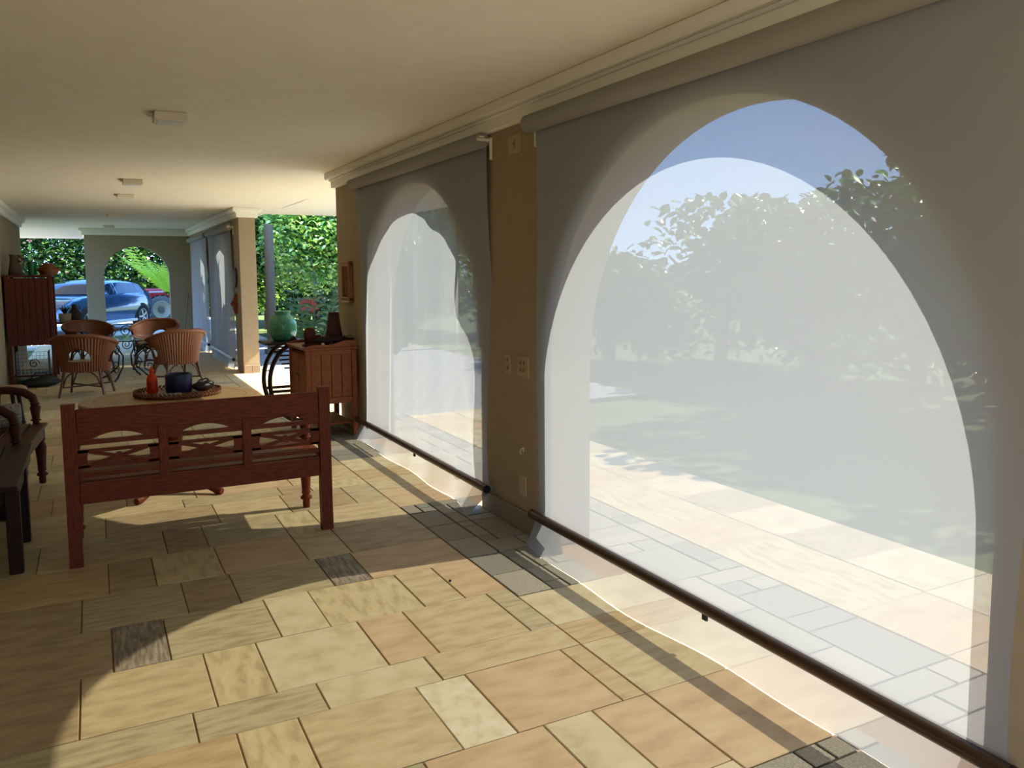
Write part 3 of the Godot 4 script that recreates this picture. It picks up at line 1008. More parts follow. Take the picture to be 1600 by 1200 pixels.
	obj("nozzle", g, red, b)
	g = Geo.new()
	g.lathe([Vector2(0.0384, 0.03), Vector2(0.0386, 0.031), Vector2(0.0386, 0.088), Vector2(0.0384, 0.089)], 22)
	obj("label_band", g, flat(rgb(196, 40, 18), 0.4), b)
	var bp := thing("blue_pot", "dark blue cylindrical pot on the woven tray, right of the red bottle", "pot", Vector3(0.545, h + 0.012, -6.5))
	g = Geo.new()
	g.lathe([Vector2(0, 0), Vector2(0.09, 0), Vector2(0.094, 0.006), Vector2(0.098, 0.132), Vector2(0.094, 0.138), Vector2(0.088, 0.132), Vector2(0.084, 0.012), Vector2(0, 0.01)], 30)
	obj("body", g, flat(rgb(22, 34, 74), 0.35), bp)
	g = Geo.new()
	g.lathe([Vector2(0, 0.1), Vector2(0.086, 0.1)], 30)
	obj("soil", g, flat(rgb(40, 28, 20), 1.0), bp)
	var pn := thing("dark_purse", "crumpled dark leather purse on the woven tray beside the blue pot", "purse", Vector3(0.71, h + 0.012, -6.47), 0.5)
	g = Geo.new()
	g.ball(Vector3(0, 0.035, 0), Vector3(0.085, 0.036, 0.055), 16)
	g.ball(Vector3(0.04, 0.05, 0.01), Vector3(0.05, 0.026, 0.04), 12)
	obj("body", g, flat(rgb(34, 27, 24), 0.5), pn)
	g = Geo.new()
	g.tube([Vector3(-0.06, 0.05, 0), Vector3(-0.03, 0.085, 0.01), Vector3(0.03, 0.09, 0.01), Vector3(0.07, 0.055, 0)], 0.006, 8)
	obj("strap", g, flat(rgb(28, 22, 20), 0.5), pn)
	var mg := thing("folded_paper", "thin grey folded paper lying in the front of the woven tray", "paper", Vector3(0.45, h + 0.0125, -6.3), 0.2)
	g = Geo.new()
	g.box(Vector3(0, 0.004, 0), Vector3(0.2, 0.005, 0.1), 0.001)
	g.box(Vector3(0.004, 0.009, 0.002), Vector3(0.19, 0.004, 0.096), 0.001)
	obj("sheet", g, flat(rgb(150, 146, 138), 0.7), mg)

# ---------------------------------------------------------------- wicker chairs and glass table
func rim_h(a: float) -> float:   # height of the shell top; a = 0 at the back
	return lerpf(0.80, 0.66, smoothstep(0.3, 2.1, absf(a)))

func make_wicker(label: String, at: Vector3, turn: float, openings := [0.0, 1.62, -1.62]) -> Node3D:
	# the sitter looks towards +z; the shell wraps round the back
	var t := thing("wicker_chair", label, "chair", at, turn, "barrel-shaped wicker chairs round the glass table")
	var span := 2.25
	var shell := func(a: float, k: float, off: float) -> Vector3:   # k 0 at the seat, 1 at the rim
		var y := lerpf(0.33, rim_h(a), k)
		var r := 0.27 + 0.035 * k + 0.05 * k * k + off
		return Vector3(sin(a) * r * 1.06, y, -cos(a) * r)
	var g := Geo.new()
	var cells := 84
	for i in cells:
		var a0 := -span + 2 * span * i / cells
		var a1 := -span + 2 * span * (i + 1) / cells
		var o0 := 0.008 if i % 2 else -0.004
		var o1 := -0.004 if i % 2 else 0.008
		for j in 20:
			var k0 := j / 20.0
			var k1 := (j + 1) / 20.0
			# arched openings low in the back and under the arms
			var am := (a0 + a1) / 2
			var km := (k0 + k1) / 2
			var hole := false
			for hc in openings:
				var da: float = (am - hc) / (0.50 if hc == 0.0 else 0.34)
				hole = hole or (km > 0.3 and absf(da) < 1 and km < 0.3 + (0.36 if hc == 0.0 else 0.42) * sqrt(maxf(1 - da * da, 0.0)))
			if hole:
				continue
			g.quad(shell.call(a0, k0, o0), shell.call(a0, k1, o0), shell.call(a1, k1, o1), shell.call(a1, k0, o1))
			g.quad(shell.call(a1, k0, o1 - 0.008), shell.call(a1, k1, o1 - 0.008), shell.call(a0, k1, o0 - 0.008), shell.call(a0, k0, o0 - 0.008), 0)
	obj("woven_shell", g, M.wicker, t)
	g = Geo.new()
	var pts := []
	for i in 37:
		var a := -span - 0.1 + (2 * span + 0.2) * i / 36
		pts.append(shell.call(a, 1.0, 0.012) + Vector3(0, 0.008, 0))
	g.tube(pts, 0.026, 10)
	obj("rolled_rim", g, M.wicker, t)
	for hc in openings:
		g = Geo.new()
		pts = []
		for i in 15:
			var u: float = -1.0 + 2.0 * i / 14
			pts.append(shell.call(hc + u * (0.50 if hc == 0.0 else 0.34), 0.3 + (0.36 if hc == 0.0 else 0.42) * sqrt(maxf(1 - u * u, 0.0)), 0.002))
		g.tube(pts, 0.009, 6)
		obj("opening_edge", g, M.wicker_dark, t)
	g = Geo.new()
	g.lathe([Vector2(0, 0.36), Vector2(0.26, 0.36), Vector2(0.275, 0.375), Vector2(0.26, 0.395), Vector2(0, 0.395)], 28, Transform3D(Basis(), Vector3(0, 0, 0.02)), 1.04)
	obj("seat", g, M.wicker_dark, t)
	g = Geo.new()
	g.lathe([Vector2(0, 0.396), Vector2(0.22, 0.396), Vector2(0.25, 0.41), Vector2(0.255, 0.43), Vector2(0.235, 0.452), Vector2(0, 0.462)], 28, Transform3D(Basis(), Vector3(0, 0, 0.03)))
	var cm := tex(noise_tex("stripe", rgb(92, 76, 58), rgb(206, 200, 178), 0.05, 1, 91), Vector3(3.0, 0.05, 0.05), 0.9)
	obj("seat_cushion", g, cm, t)
	for sx in [-1, 1]:
		for sz in [-1, 1]:
			g = Geo.new()
			g.tube([Vector3(sx * 0.21, 0.37, sz * 0.2 + 0.02), Vector3(sx * 0.235, 0.2, sz * 0.225 + 0.02), Vector3(sx * 0.27, 0.0, sz * 0.26 + 0.02)], 0.016, 8)
			obj("leg", g, M.wicker_dark, t)
	for s in [-1, 1]:
		g = Geo.new()
		g.tube([Vector3(-0.25, 0.13, s * 0.24 + 0.02), Vector3(0.25, 0.13, -s * 0.24 + 0.02)], 0.011, 8)
		obj("stretcher", g, M.wicker_dark, t)
	for k in 4:
		var rot := Basis(Vector3.UP, k * PI / 2)
		g = Geo.new()
		pts = []
		for i in 13:
			var u := -1.0 + 2.0 * i / 12
			pts.append(rot * Vector3(u * 0.225, 0.14 + 0.21 * sqrt(maxf(1 - u * u, 0)), 0.225) + Vector3(0, 0, 0.02))
		g.tube(pts, 0.010, 7)
		obj("brace", g, M.wicker_dark, t)
	return t

func spiral(g: Geo, c: Vector3, u: Vector3, v: Vector3, r: float, turns: float, thick: float):
	var pts := []
	for i in 30:
		var k := i / 29.0
		var a := TAU * turns * k
		pts.append(c + (u * cos(a) + v * sin(a)) * r * (1 - 0.8 * k))
	g.tube(pts, thick, 7)

func build_wicker_group():
	var c0 := make_wicker("dark wicker chair, near left of the four, with an arched opening in its back", Vector3(-0.13, 0, -12.0), PI - 0.25)
	make_wicker("orange-lit ribbed wicker chair, near right of the four, behind the blue pot", Vector3(1.02, 0, -12.35), PI + 0.35, [1.62, -1.62])
	dup(c0, Vector3(-0.08, 0, -15.1), 0.35, "dark wicker chair, far left of the four, beside the tall cabinet")
	dup(c0, Vector3(0.9, 0, -14.9), -0.4, "dark wicker chair, far right of the four, in front of the small arch")
	var t := thing("glass_table", "round glass-topped table with scrolled black iron base among the wicker chairs", "table", Vector3(0.42, 0, -13.55))
	var g := Geo.new()
	g.lathe([Vector2(0, 0.625), Vector2(0.6, 0.625), Vector2(0.606, 0.63), Vector2(0.606, 0.637), Vector2(0, 0.637)], 48, Transform3D(), 1, 1, true)
	obj("glass_top", g, M.glass, t)
	g = Geo.new()
	var ring := []
	for i in 40:
		ring.append(Vector3(cos(TAU * i / 40) * 0.5, 0.612, sin(TAU * i / 40) * 0.5))
	g.tube(ring, 0.012, 8, true)
	obj("ring", g, M.iron, t)
	for k in 4:
		var a := TAU * k / 4 + 0.5
		var d := Vector3(cos(a), 0, sin(a))
		g = Geo.new()
		g.tube([d * 0.5 + Vector3(0, 0.61, 0), d * 0.3 + Vector3(0, 0.52, 0), d * 0.12 + Vector3(0, 0.36, 0), d * 0.14 + Vector3(0, 0.2, 0), d * 0.3 + Vector3(0, 0.06, 0), d * 0.4 + Vector3(0, 0.012, 0)], 0.012, 8)
		spiral(g, d * 0.34 + Vector3(0, 0.2, 0), d, Vector3.UP, 0.11, 1.6, 0.008)
		spiral(g, d * 0.3 + Vector3(0, 0.46, 0), -d, Vector3.UP, 0.09, 1.6, 0.008)
		obj("scrolled_leg", g, M.iron, t)
	var w := thing("iron_flower_stand", "low black wrought iron scroll stand beyond the glass table", "stand", Vector3(0.4, 0, -17.2), 0.3)
	for s in [-1, 1]:
		g = Geo.new()
		g.tube([Vector3(s * 0.3, 0, 0), Vector3(s * 0.26, 0.3, 0), Vector3(s * 0.28, 0.62, 0)], 0.012, 7)
		spiral(g, Vector3(s * 0.14, 0.5, 0), Vector3(s, 0, 0), Vector3.UP, 0.12, 1.7, 0.009)
		spiral(g, Vector3(s * 0.14, 0.24, 0), Vector3(s, 0, 0), Vector3.DOWN, 0.1, 1.7, 0.009)
		obj("side_scroll", g, M.iron, w)
		g = Geo.new()
		g.tube([Vector3(s * 0.3, 0.006, -0.14), Vector3(s * 0.3, 0.02, 0), Vector3(s * 0.3, 0.006, 0.14)], 0.01, 7)
		obj("foot", g, M.iron, w)
	g = Geo.new()
	g.box(Vector3(0, 0.63, 0), Vector3(0.66, 0.014, 0.22), 0.004)
	obj("shelf", g, M.iron, w)

# ---------------------------------------------------------------- cabinets and ornaments
func build_cabinets():
	var g: Geo
	# tall cabinet by the left wall; its plank side faces the camera
	var c := rgb(86, 40, 28)
	var t := thing("tall_cabinet", "tall reddish plank-sided cabinet on legs against the left wall", "cabinet", Vector3(-0.83, 0, -14.05))
	for k in 6:
		g = Geo.new()
		g.box(Vector3(-0.2 + 0.082 * k, 1.06, 0.5), Vector3(0.078, 0.98, 0.022), 0.005)
		obj("side_plank", g, wood("cab", c, 1), t)
	for s in [-1, 1]:
		g = Geo.new()
		g.box(Vector3(-0.265 + 0.545 * (s + 1) / 2, 0.8, 0.49), Vector3(0.05, 1.56, 0.05), 0.005)
		obj("front_post" if s > 0 else "wall_post", g, wood("cab", c, 1), t)
		g = Geo.new()
		g.box(Vector3(-0.265 + 0.545 * (s + 1) / 2, 0.8, -0.49), Vector3(0.05, 1.56, 0.05), 0.005)
		obj("rear_post", g, wood("cab", c, 1), t)
	g = Geo.new()
	g.box(Vector3(0, 1.06, 0), Vector3(0.5, 0.96, 0.94), 0.004)
	obj("carcass", g, wood("cab", c, 1), t)
	for s in [-1, 1]:
		g = Geo.new()
		g.box(Vector3(0.262, 1.06, s * 0.235), Vector3(0.022, 0.9, 0.45), 0.005)
		var d := obj("door", g, wood("cab", c, 1), t)
		g = Geo.new()
		g.ball(Vector3(0.282, 1.05, s * 0.04), Vector3(0.012, 0.014, 0.014), 8)
		obj("knob", g, M.bronze, d)
	g = Geo.new()
	g.box(Vector3(0.0, 1.578, 0), Vector3(0.62, 0.03, 1.08), 0.008)
	obj("cornice", g, wood("cab", c, 0), t)
	g = Geo.new()
	g.box(Vector3(0, 0.12, 0), Vector3(0.5, 0.022, 0.96), 0.004)
	obj("bottom_shelf", g, wood("cab", c, 0), t)
	# under it: wire crate and dark bag
	var wr := thing("wire_crate", "black wire crate on the bottom shelf of the tall cabinet", "crate", Vector3(-0.83, 0.132, -13.78))
	g = Geo.new()
	for i in 9:
		var u := -0.2 + 0.05 * i
		g.tube([Vector3(u, 0.01, 0.2), Vector3(u, 0.34, 0.2)], 0.003, 4)
	for j in 7:
		g.tube([Vector3(-0.2, 0.01 + 0.055 * j, 0.2), Vector3(0.2, 0.01 + 0.055 * j, 0.2)], 0.003, 4)
	obj("front_mesh", g, M.silver, wr)
	g = Geo.new()
	spiral(g, Vector3(0.02, 0.17, 0.207), Vector3.RIGHT, Vector3.UP, 0.07, 1.5, 0.007)
	obj("scroll", g, M.iron, wr)
	for s in [-1, 1]:
		g = Geo.new()
		g.box(Vector3(s * 0.205, 0.17, 0), Vector3(0.012, 0.34, 0.4), 0.003)
		obj("side", g, M.iron, wr)
	g = Geo.new()
	g.box(Vector3(0, 0.008, 0), Vector3(0.4, 0.014, 0.4), 0.003)
	obj("floor", g, M.iron, wr)
	var bg := thing("dark_bag", "soft black bag slumped on the floor in front of the tall cabinet", "bag", Vector3(-0.72, 0, -13.25))
	g = Geo.new()
	g.ball(Vector3(0, 0.065, 0), Vector3(0.26, 0.066, 0.15), 18)
	g.ball(Vector3(0.07, 0.1, 0), Vector3(0.15, 0.05, 0.1), 12)
	obj("body", g, flat(rgb(20, 20, 22), 0.55), bg)
	g = Geo.new()
	g.tube([Vector3(-0.12, 0.12, 0.02), Vector3(-0.06, 0.2, 0.03), Vector3(0.06, 0.2, 0.03), Vector3(0.12, 0.13, 0.02)], 0.009, 8)
	obj("handle", g, flat(rgb(24, 24, 26), 0.5), bg)
	# on it
	var j := thing("clay_jug", "tall brown clay jug with a rough flowered side on the tall cabinet", "jug", Vector3(-0.985, 1.594, -13.75))
	g = Geo.new()
	g.lathe([Vector2(0, 0), Vector2(0.085, 0), Vector2(0.09, 0.02), Vector2(0.075, 0.12), Vector2(0.058, 0.22), Vector2(0.062, 0.28), Vector2(0.07, 0.295), Vector2(0.055, 0.285), Vector2(0.04, 0.2), Vector2(0, 0.19)], 24)
	obj("body", g, tex(noise_tex("clay", rgb(62, 46, 36), rgb(104, 82, 66), 0.04, 4, 95), Vector3(4, 4, 4), 0.8), j)
	g = Geo.new()
	g.tube([Vector3(0.056, 0.26, 0), Vector3(0.11, 0.27, 0), Vector3(0.125, 0.2, 0), Vector3(0.1, 0.12, 0), Vector3(0.074, 0.1, 0)], 0.011, 8)
	obj("handle", g, flat(rgb(96, 74, 58), 0.8), j)
	g = Geo.new()
	rng.seed = 5
	for k in 14:
		g.ball(Vector3(0.05 + rng.randf() * 0.05, 0.13 + rng.randf() * 0.15, 0.03 + rng.randf_range(-0.02, 0.03)), Vector3(0.016, 0.014, 0.014), 6)
	obj("applied_flowers", g, flat(rgb(140, 110, 92), 0.8), j)
	j = thing("green_canister", "bright green cylindrical canister between the jug and basket on the tall cabinet", "canister", Vector3(-0.775, 1.594, -13.75))
	g = Geo.new()
	g.lathe([Vector2(0, 0), Vector2(0.046, 0), Vector2(0.048, 0.004), Vector2(0.048, 0.17), Vector2(0, 0.17)], 22, Transform3D(), 1, 1, true)
	obj("body", g, flat(rgb(14, 98, 44), 0.4), j)
	g = Geo.new()
	g.lathe([Vector2(0, 0.17), Vector2(0.05, 0.17), Vector2(0.05, 0.19), Vector2(0, 0.194)], 22, Transform3D(), 1, 1, true)
	obj("lid", g, flat(rgb(12, 84, 38), 0.4), j)
	j = thing("basket", "wide orange woven basket with a domed lid at the outer end of the tall cabinet", "basket", Vector3(-0.565, 1.594, -13.78))
	g = Geo.new()
	for k in 6:
		var y := 0.012 + 0.011 * k
		var ring := []
		for i in 28:
			ring.append(Vector3(cos(TAU * i / 28) * (0.1 + 0.006 * k), y, sin(TAU * i / 28) * (0.1 + 0.006 * k)))
		g.tube(ring, 0.0125, 6, true)
	obj("body", g, M.wicker, j)
	g = Geo.new()
	for k in 5:
		var ring := []
		var r := 0.152 - 0.024 * k
		for i in 28:
			ring.append(Vector3(cos(TAU * i / 28) * r, 0.072 + 0.022 * k, sin(TAU * i / 28) * r))
		g.tube(ring, 0.0135, 6, true)
	obj("lid", g, M.wicker, j)
	# pots on a plant stand past the cabinet
	var ps := thing("plant_stand", "dark wooden stand holding pots beyond the tall cabinet", "stand", Vector3(-0.42, 0, -16.6))
	g = Geo.new()
	g.box(Vector3(0, 0.73, 0), Vector3(0.5, 0.03, 0.4), 0.006)
	obj("top", g, wood("dark", rgb(58, 34, 24), 0), ps)
	for sx in [-1, 1]:
		for sz in [-1, 1]:
			g = Geo.new()
			g.box(Vector3(sx * 0.21, 0.358, sz * 0.16), Vector3(0.035, 0.715, 0.035), 0.004)
			obj("leg", g, wood("dark", rgb(58, 34, 24), 1), ps)
	j = thing("cream_planter", "squat cream planter with a small spiky plant on the stand past the cabinet", "planter", Vector3(-0.46, 0.745, -16.5))
	g = Geo.new()
	g.lathe([Vector2(0, 0), Vector2(0.09, 0), Vector2(0.105, 0.15), Vector2(0.098, 0.155), Vector2(0.09, 0.14), Vector2(0, 0.135)], 24)
	obj("pot", g, flat(rgb(176, 156, 116), 0.7), j)
	g = Geo.new()
	for k in 16:
		var a := TAU * k / 16.0
		var e := Vector3(cos(a), 0, sin(a)) * (0.05 + 0.05 * (k % 3))
		g.tube([Vector3(0, 0.13, 0), e * 0.5 + Vector3(0, 0.24, 0), e + Vector3(0, 0.3 - 0.03 * (k % 3), 0)], [0.01, 0.009, 0.002], 5)
	obj("leaves", g, flat(rgb(58, 40, 34), 0.6), j)
	j = thing("brown_jar", "round brown clay jar with narrow neck behind the cream planter", "jar", Vector3(-0.31, 0.745, -16.68))
	g = Geo.new()
	g.lathe([Vector2(0, 0), Vector2(0.06, 0), Vector2(0.105, 0.08), Vector2(0.1, 0.17), Vector2(0.05, 0.24), Vector2(0.04, 0.28), Vector2(0.058, 0.31), Vector2(0.045, 0.305), Vector2(0, 0.25)], 24)
	obj("body", g, flat(rgb(74, 46, 34), 0.6), j)
	g = Geo.new()
	g.tube([Vector3(0.045, 0.28, 0), Vector3(0.085, 0.27, 0), Vector3(0.09, 0.21, 0)], 0.01, 7)
	obj("handle", g, flat(rgb(74, 46, 34), 0.6), j)
	build_sideboard()

func build_sideboard():
	var g: Geo
	var c := rgb(138, 76, 42)
	var t := thing("small_cabinet", "small teak cabinet with plank side and scalloped gallery at the end of the right wall", "cabinet", Vector3(2.01, 0, -7.98))
	# x -0.25..0.25, z -0.36..0.36, its plank side faces the camera
	for sx in [-1, 1]:
		for sz in [-1, 1]:
			g = Geo.new()
			g.box(Vector3(sx * 0.225, 0.43, sz * 0.34), Vector3(0.05, 0.86, 0.05), 0.005)
			obj("post", g, wood("cab2", c, 1), t)
	for k in 4:
		g = Geo.new()
		g.box(Vector3(-0.15 + 0.1 * k, 0.605, 0.34), Vector3(0.096, 0.42, 0.022), 0.004)
		obj("side_plank", g, wood("cab2", c, 1), t)
	for s in [-1, 1]:
		g = Geo.new()
		g.box(Vector3(0, 0.365, s * 0.34), Vector3(0.4, 0.06, 0.04), 0.004)
		obj("side_rail", g, wood("cab2", c, 0), t)
		g = Geo.new()
		g.box(Vector3(0, 0.838, s * 0.34), Vector3(0.4, 0.05, 0.04), 0.004)
		obj("side_rail", g, wood("cab2", c, 0), t)
	g = Geo.new()
	g.box(Vector3(0, 0.605, 0), Vector3(0.43, 0.44, 0.64), 0.004)
	obj("carcass", g, wood("cab2", rgb(92, 44, 26), 1), t)
	for s in [-1, 1]:
		g = Geo.new()
		g.box(Vector3(-0.228, 0.6, s * 0.155), Vector3(0.024, 0.42, 0.3), 0.006)
		var d := obj("door", g, wood("cab2", rgb(98, 46, 28), 1), t)
		g = Geo.new()
		g.ball(Vector3(-0.248, 0.6, s * 0.03), Vector3(0.012, 0.013, 0.013), 8)
		obj("knob", g, M.bronze, d)
	g = Geo.new()
	g.box(Vector3(-0.005, 0.872, 0), Vector3(0.53, 0.026, 0.76), 0.008)
	obj("top", g, wood("cab2", c, 2), t)
	for s in [-1, 1]:   # scalloped gallery boards
		g = Geo.new()
		var p := PackedVector2Array([Vector2(-0.24, 0.885), Vector2(0.25, 0.885), Vector2(0.25, 0.945)])
		for i in 13:
			var u := i / 12.0
			p.append(Vector2(0.22 - 0.46 * u, 0.945 - 0.05 * u + 0.010 * sin(u * TAU * 1.5)))
		g.prism(p, -0.01, 0.01, Transform3D(Basis(), Vector3(0, 0, s * 0.355)))
		obj("gallery", g, wood("cab2", c, 0), t)
	g = Geo.new()
	g.box(Vector3(-0.002, 0.13, 0), Vector3(0.4, 0.02, 0.64), 0.004)
	obj("low_shelf", g, wood("cab2", rgb(92, 44, 26), 2), t)
	# dark slatted table with curved legs beside it, carrying the green vase
	var dk := rgb(48, 26, 20)
	var s2 := thing("slatted_stand", "dark slatted stand with curved hoop legs beside the small cabinet", "stand", Vector3(1.79, 0, -8.78))
	g = Geo.new()
	g.box(Vector3(0, 0.858, 0), Vector3(0.44, 0.026, 0.4), 0.008)
	obj("top", g, wood("dark", dk, 0), s2)
	for k in 6:
		g = Geo.new()
		g.box(Vector3(0.02 + 0.012 * k, 0.82 - 0.045 * k, 0.17), Vector3(0.36 - 0.03 * k, 0.016, 0.03), 0.003)
		obj("slat", g, wood("dark", dk, 0), s2)
	for s in [-1, 1]:
		g = Geo.new()
		var pts := []
		for i in 20:
			var a := PI * 0.62 + PI * 0.76 * i / 19.0
			pts.append(Vector3(0.16 + 0.34 * cos(a), 0.44 + 0.46 * sin(a) * 0.93, s * 0.17))
		pts.append(Vector3(0.12, 0.02, s * 0.17))
		g.tube(pts, 0.024, 10)
		obj("hoop_leg", g, wood("dark", dk, 1), s2)
		g = Geo.new()
		g.box(Vector3(0.19, 0.42, s * 0.17), Vector3(0.045, 0.85, 0.045), 0.005)
		obj("straight_leg", g, wood("dark", dk, 1), s2)
		g = Geo.new()
		g.box(Vector3(0.02, 0.35, s * 0.17), Vector3(0.35, 0.03, 0.026), 0.004)
		obj("rung", g, wood("dark", dk, 0), s2)
	g = Geo.new()
	g.ball(Vector3(0.08, 0.9, 0.185), Vector3(0.036, 0.036, 0.036), 12)
	obj("finial", g, wood("dark", dk, 1), s2)
	var v := thing("green_vase", "big turquoise glazed round vase on the dark slatted stand", "vase", Vector3(1.81, 0.872, -8.84))
	g = Geo.new()
	g.lathe([Vector2(0, 0), Vector2(0.1, 0), Vector2(0.125, 0.03), Vector2(0.148, 0.11), Vector2(0.146, 0.19), Vector2(0.12, 0.25), Vector2(0.082, 0.278), Vector2(0.078, 0.296), Vector2(0.09, 0.312), Vector2(0.084, 0.32), Vector2(0.066, 0.308), Vector2(0.06, 0.27), Vector2(0.1, 0.18), Vector2(0, 0.05)], 40)
	var glaze := tex(noise_tex("glaze", rgb(60, 138, 104), rgb(108, 178, 140), 0.02, 3, 97), Vector3(2, 2, 2), 0.12)
	obj("body", g, glaze, v)
	# on the cabinet
	var bx := thing("carved_block", "reddish carved wooden block figure on the left end of the small cabinet", "carving", Vector3(1.86, 0.886, -7.84))
	g = Geo.new()
	g.box(Vector3(0, 0.012, 0), Vector3(0.13, 0.024, 0.1), 0.004)
	obj("base", g, wood("cab", rgb(120, 52, 34), 0), bx)
	g = Geo.new()
	g.lathe([Vector2(0, 0.024), Vector2(0.05, 0.024), Vector2(0.056, 0.1), Vector2(0.05, 0.15), Vector2(0.03, 0.178), Vector2(0, 0.184)], 14, Transform3D(), 1.05, 0.7)
	obj("figure", g, wood("cab", rgb(120, 52, 34), 1), bx)
	g = Geo.new()
	g.box(Vector3(0.075, 0.06, 0.0), Vector3(0.07, 0.1, 0.06), 0.01)
	obj("side_figure", g, wood("cab", rgb(120, 52, 34), 1), bx)
	var cr := thing("carved_crocodile", "long dark carved crocodile lying along the top of the small cabinet", "carving", Vector3(2.08, 0.886, -7.7))
	g = Geo.new()
	g.tube([Vector3(-0.22, 0.06, 0), Vector3(-0.14, 0.066, 0.0), Vector3(-0.08, 0.062, 0), Vector3(0.0, 0.066, 0), Vector3(0.08, 0.062, -0.01), Vector3(0.15, 0.06, -0.02), Vector3(0.19, 0.07, -0.03)], [0.012, 0.026, 0.026, 0.036, 0.03, 0.018, 0.006], 12)
	obj("body", g, wood("dark", rgb(40, 24, 18), 0), cr)
	for k in 4:
		g = Geo.new()
		var x := -0.05 + 0.12 * (k / 2)
		var s := 1 if k % 2 else -1
		g.tube([Vector3(x, 0.055, s * 0.02), Vector3(x - 0.015, 0.035, s * 0.05), Vector3(x - 0.03, 0.006, s * 0.05)], [0.014, 0.011, 0.007], 8)
		obj("leg", g, wood("dark", rgb(40, 24, 18), 1), cr)
	g = Geo.new()
	for k in 16:
		var x := -0.18 + 0.022 * k
		g.tube([Vector3(x, 0.09, 0), Vector3(x + 0.006, 0.106, 0)], [0.008, 0.001], 5)
	obj("spines", g, wood("dark", rgb(40, 24, 18), 1), cr)
	var tw := thing("tapered_drum", "tall tapered dark wooden drum standing on the small cabinet against the wall", "drum", Vector3(2.13, 0.886, -7.95))
	g = Geo.new()
	g.lathe([Vector2(0, 0), Vector2(0.1, 0), Vector2(0.098, 0.03), Vector2(0.078, 0.12), Vector2(0.062, 0.22), Vector2(0.05, 0.32), Vector2(0, 0.32)], 24, Transform3D(), 1, 1, false)
	obj("body", g, wood("drum", rgb(74, 46, 36), 1), tw)
	g = Geo.new()
	for y in [0.06, 0.3]:
		var ring := []
		var r: float = lerpf(0.094, 0.054, (y - 0.05) / 0.27)
		for i in 24:
			ring.append(Vector3(cos(TAU * i / 24) * r, y, sin(TAU * i / 24) * r))
		g.tube(ring, 0.005, 6, true)
	obj("hoop", g, wood("dark", dk, 0), tw)

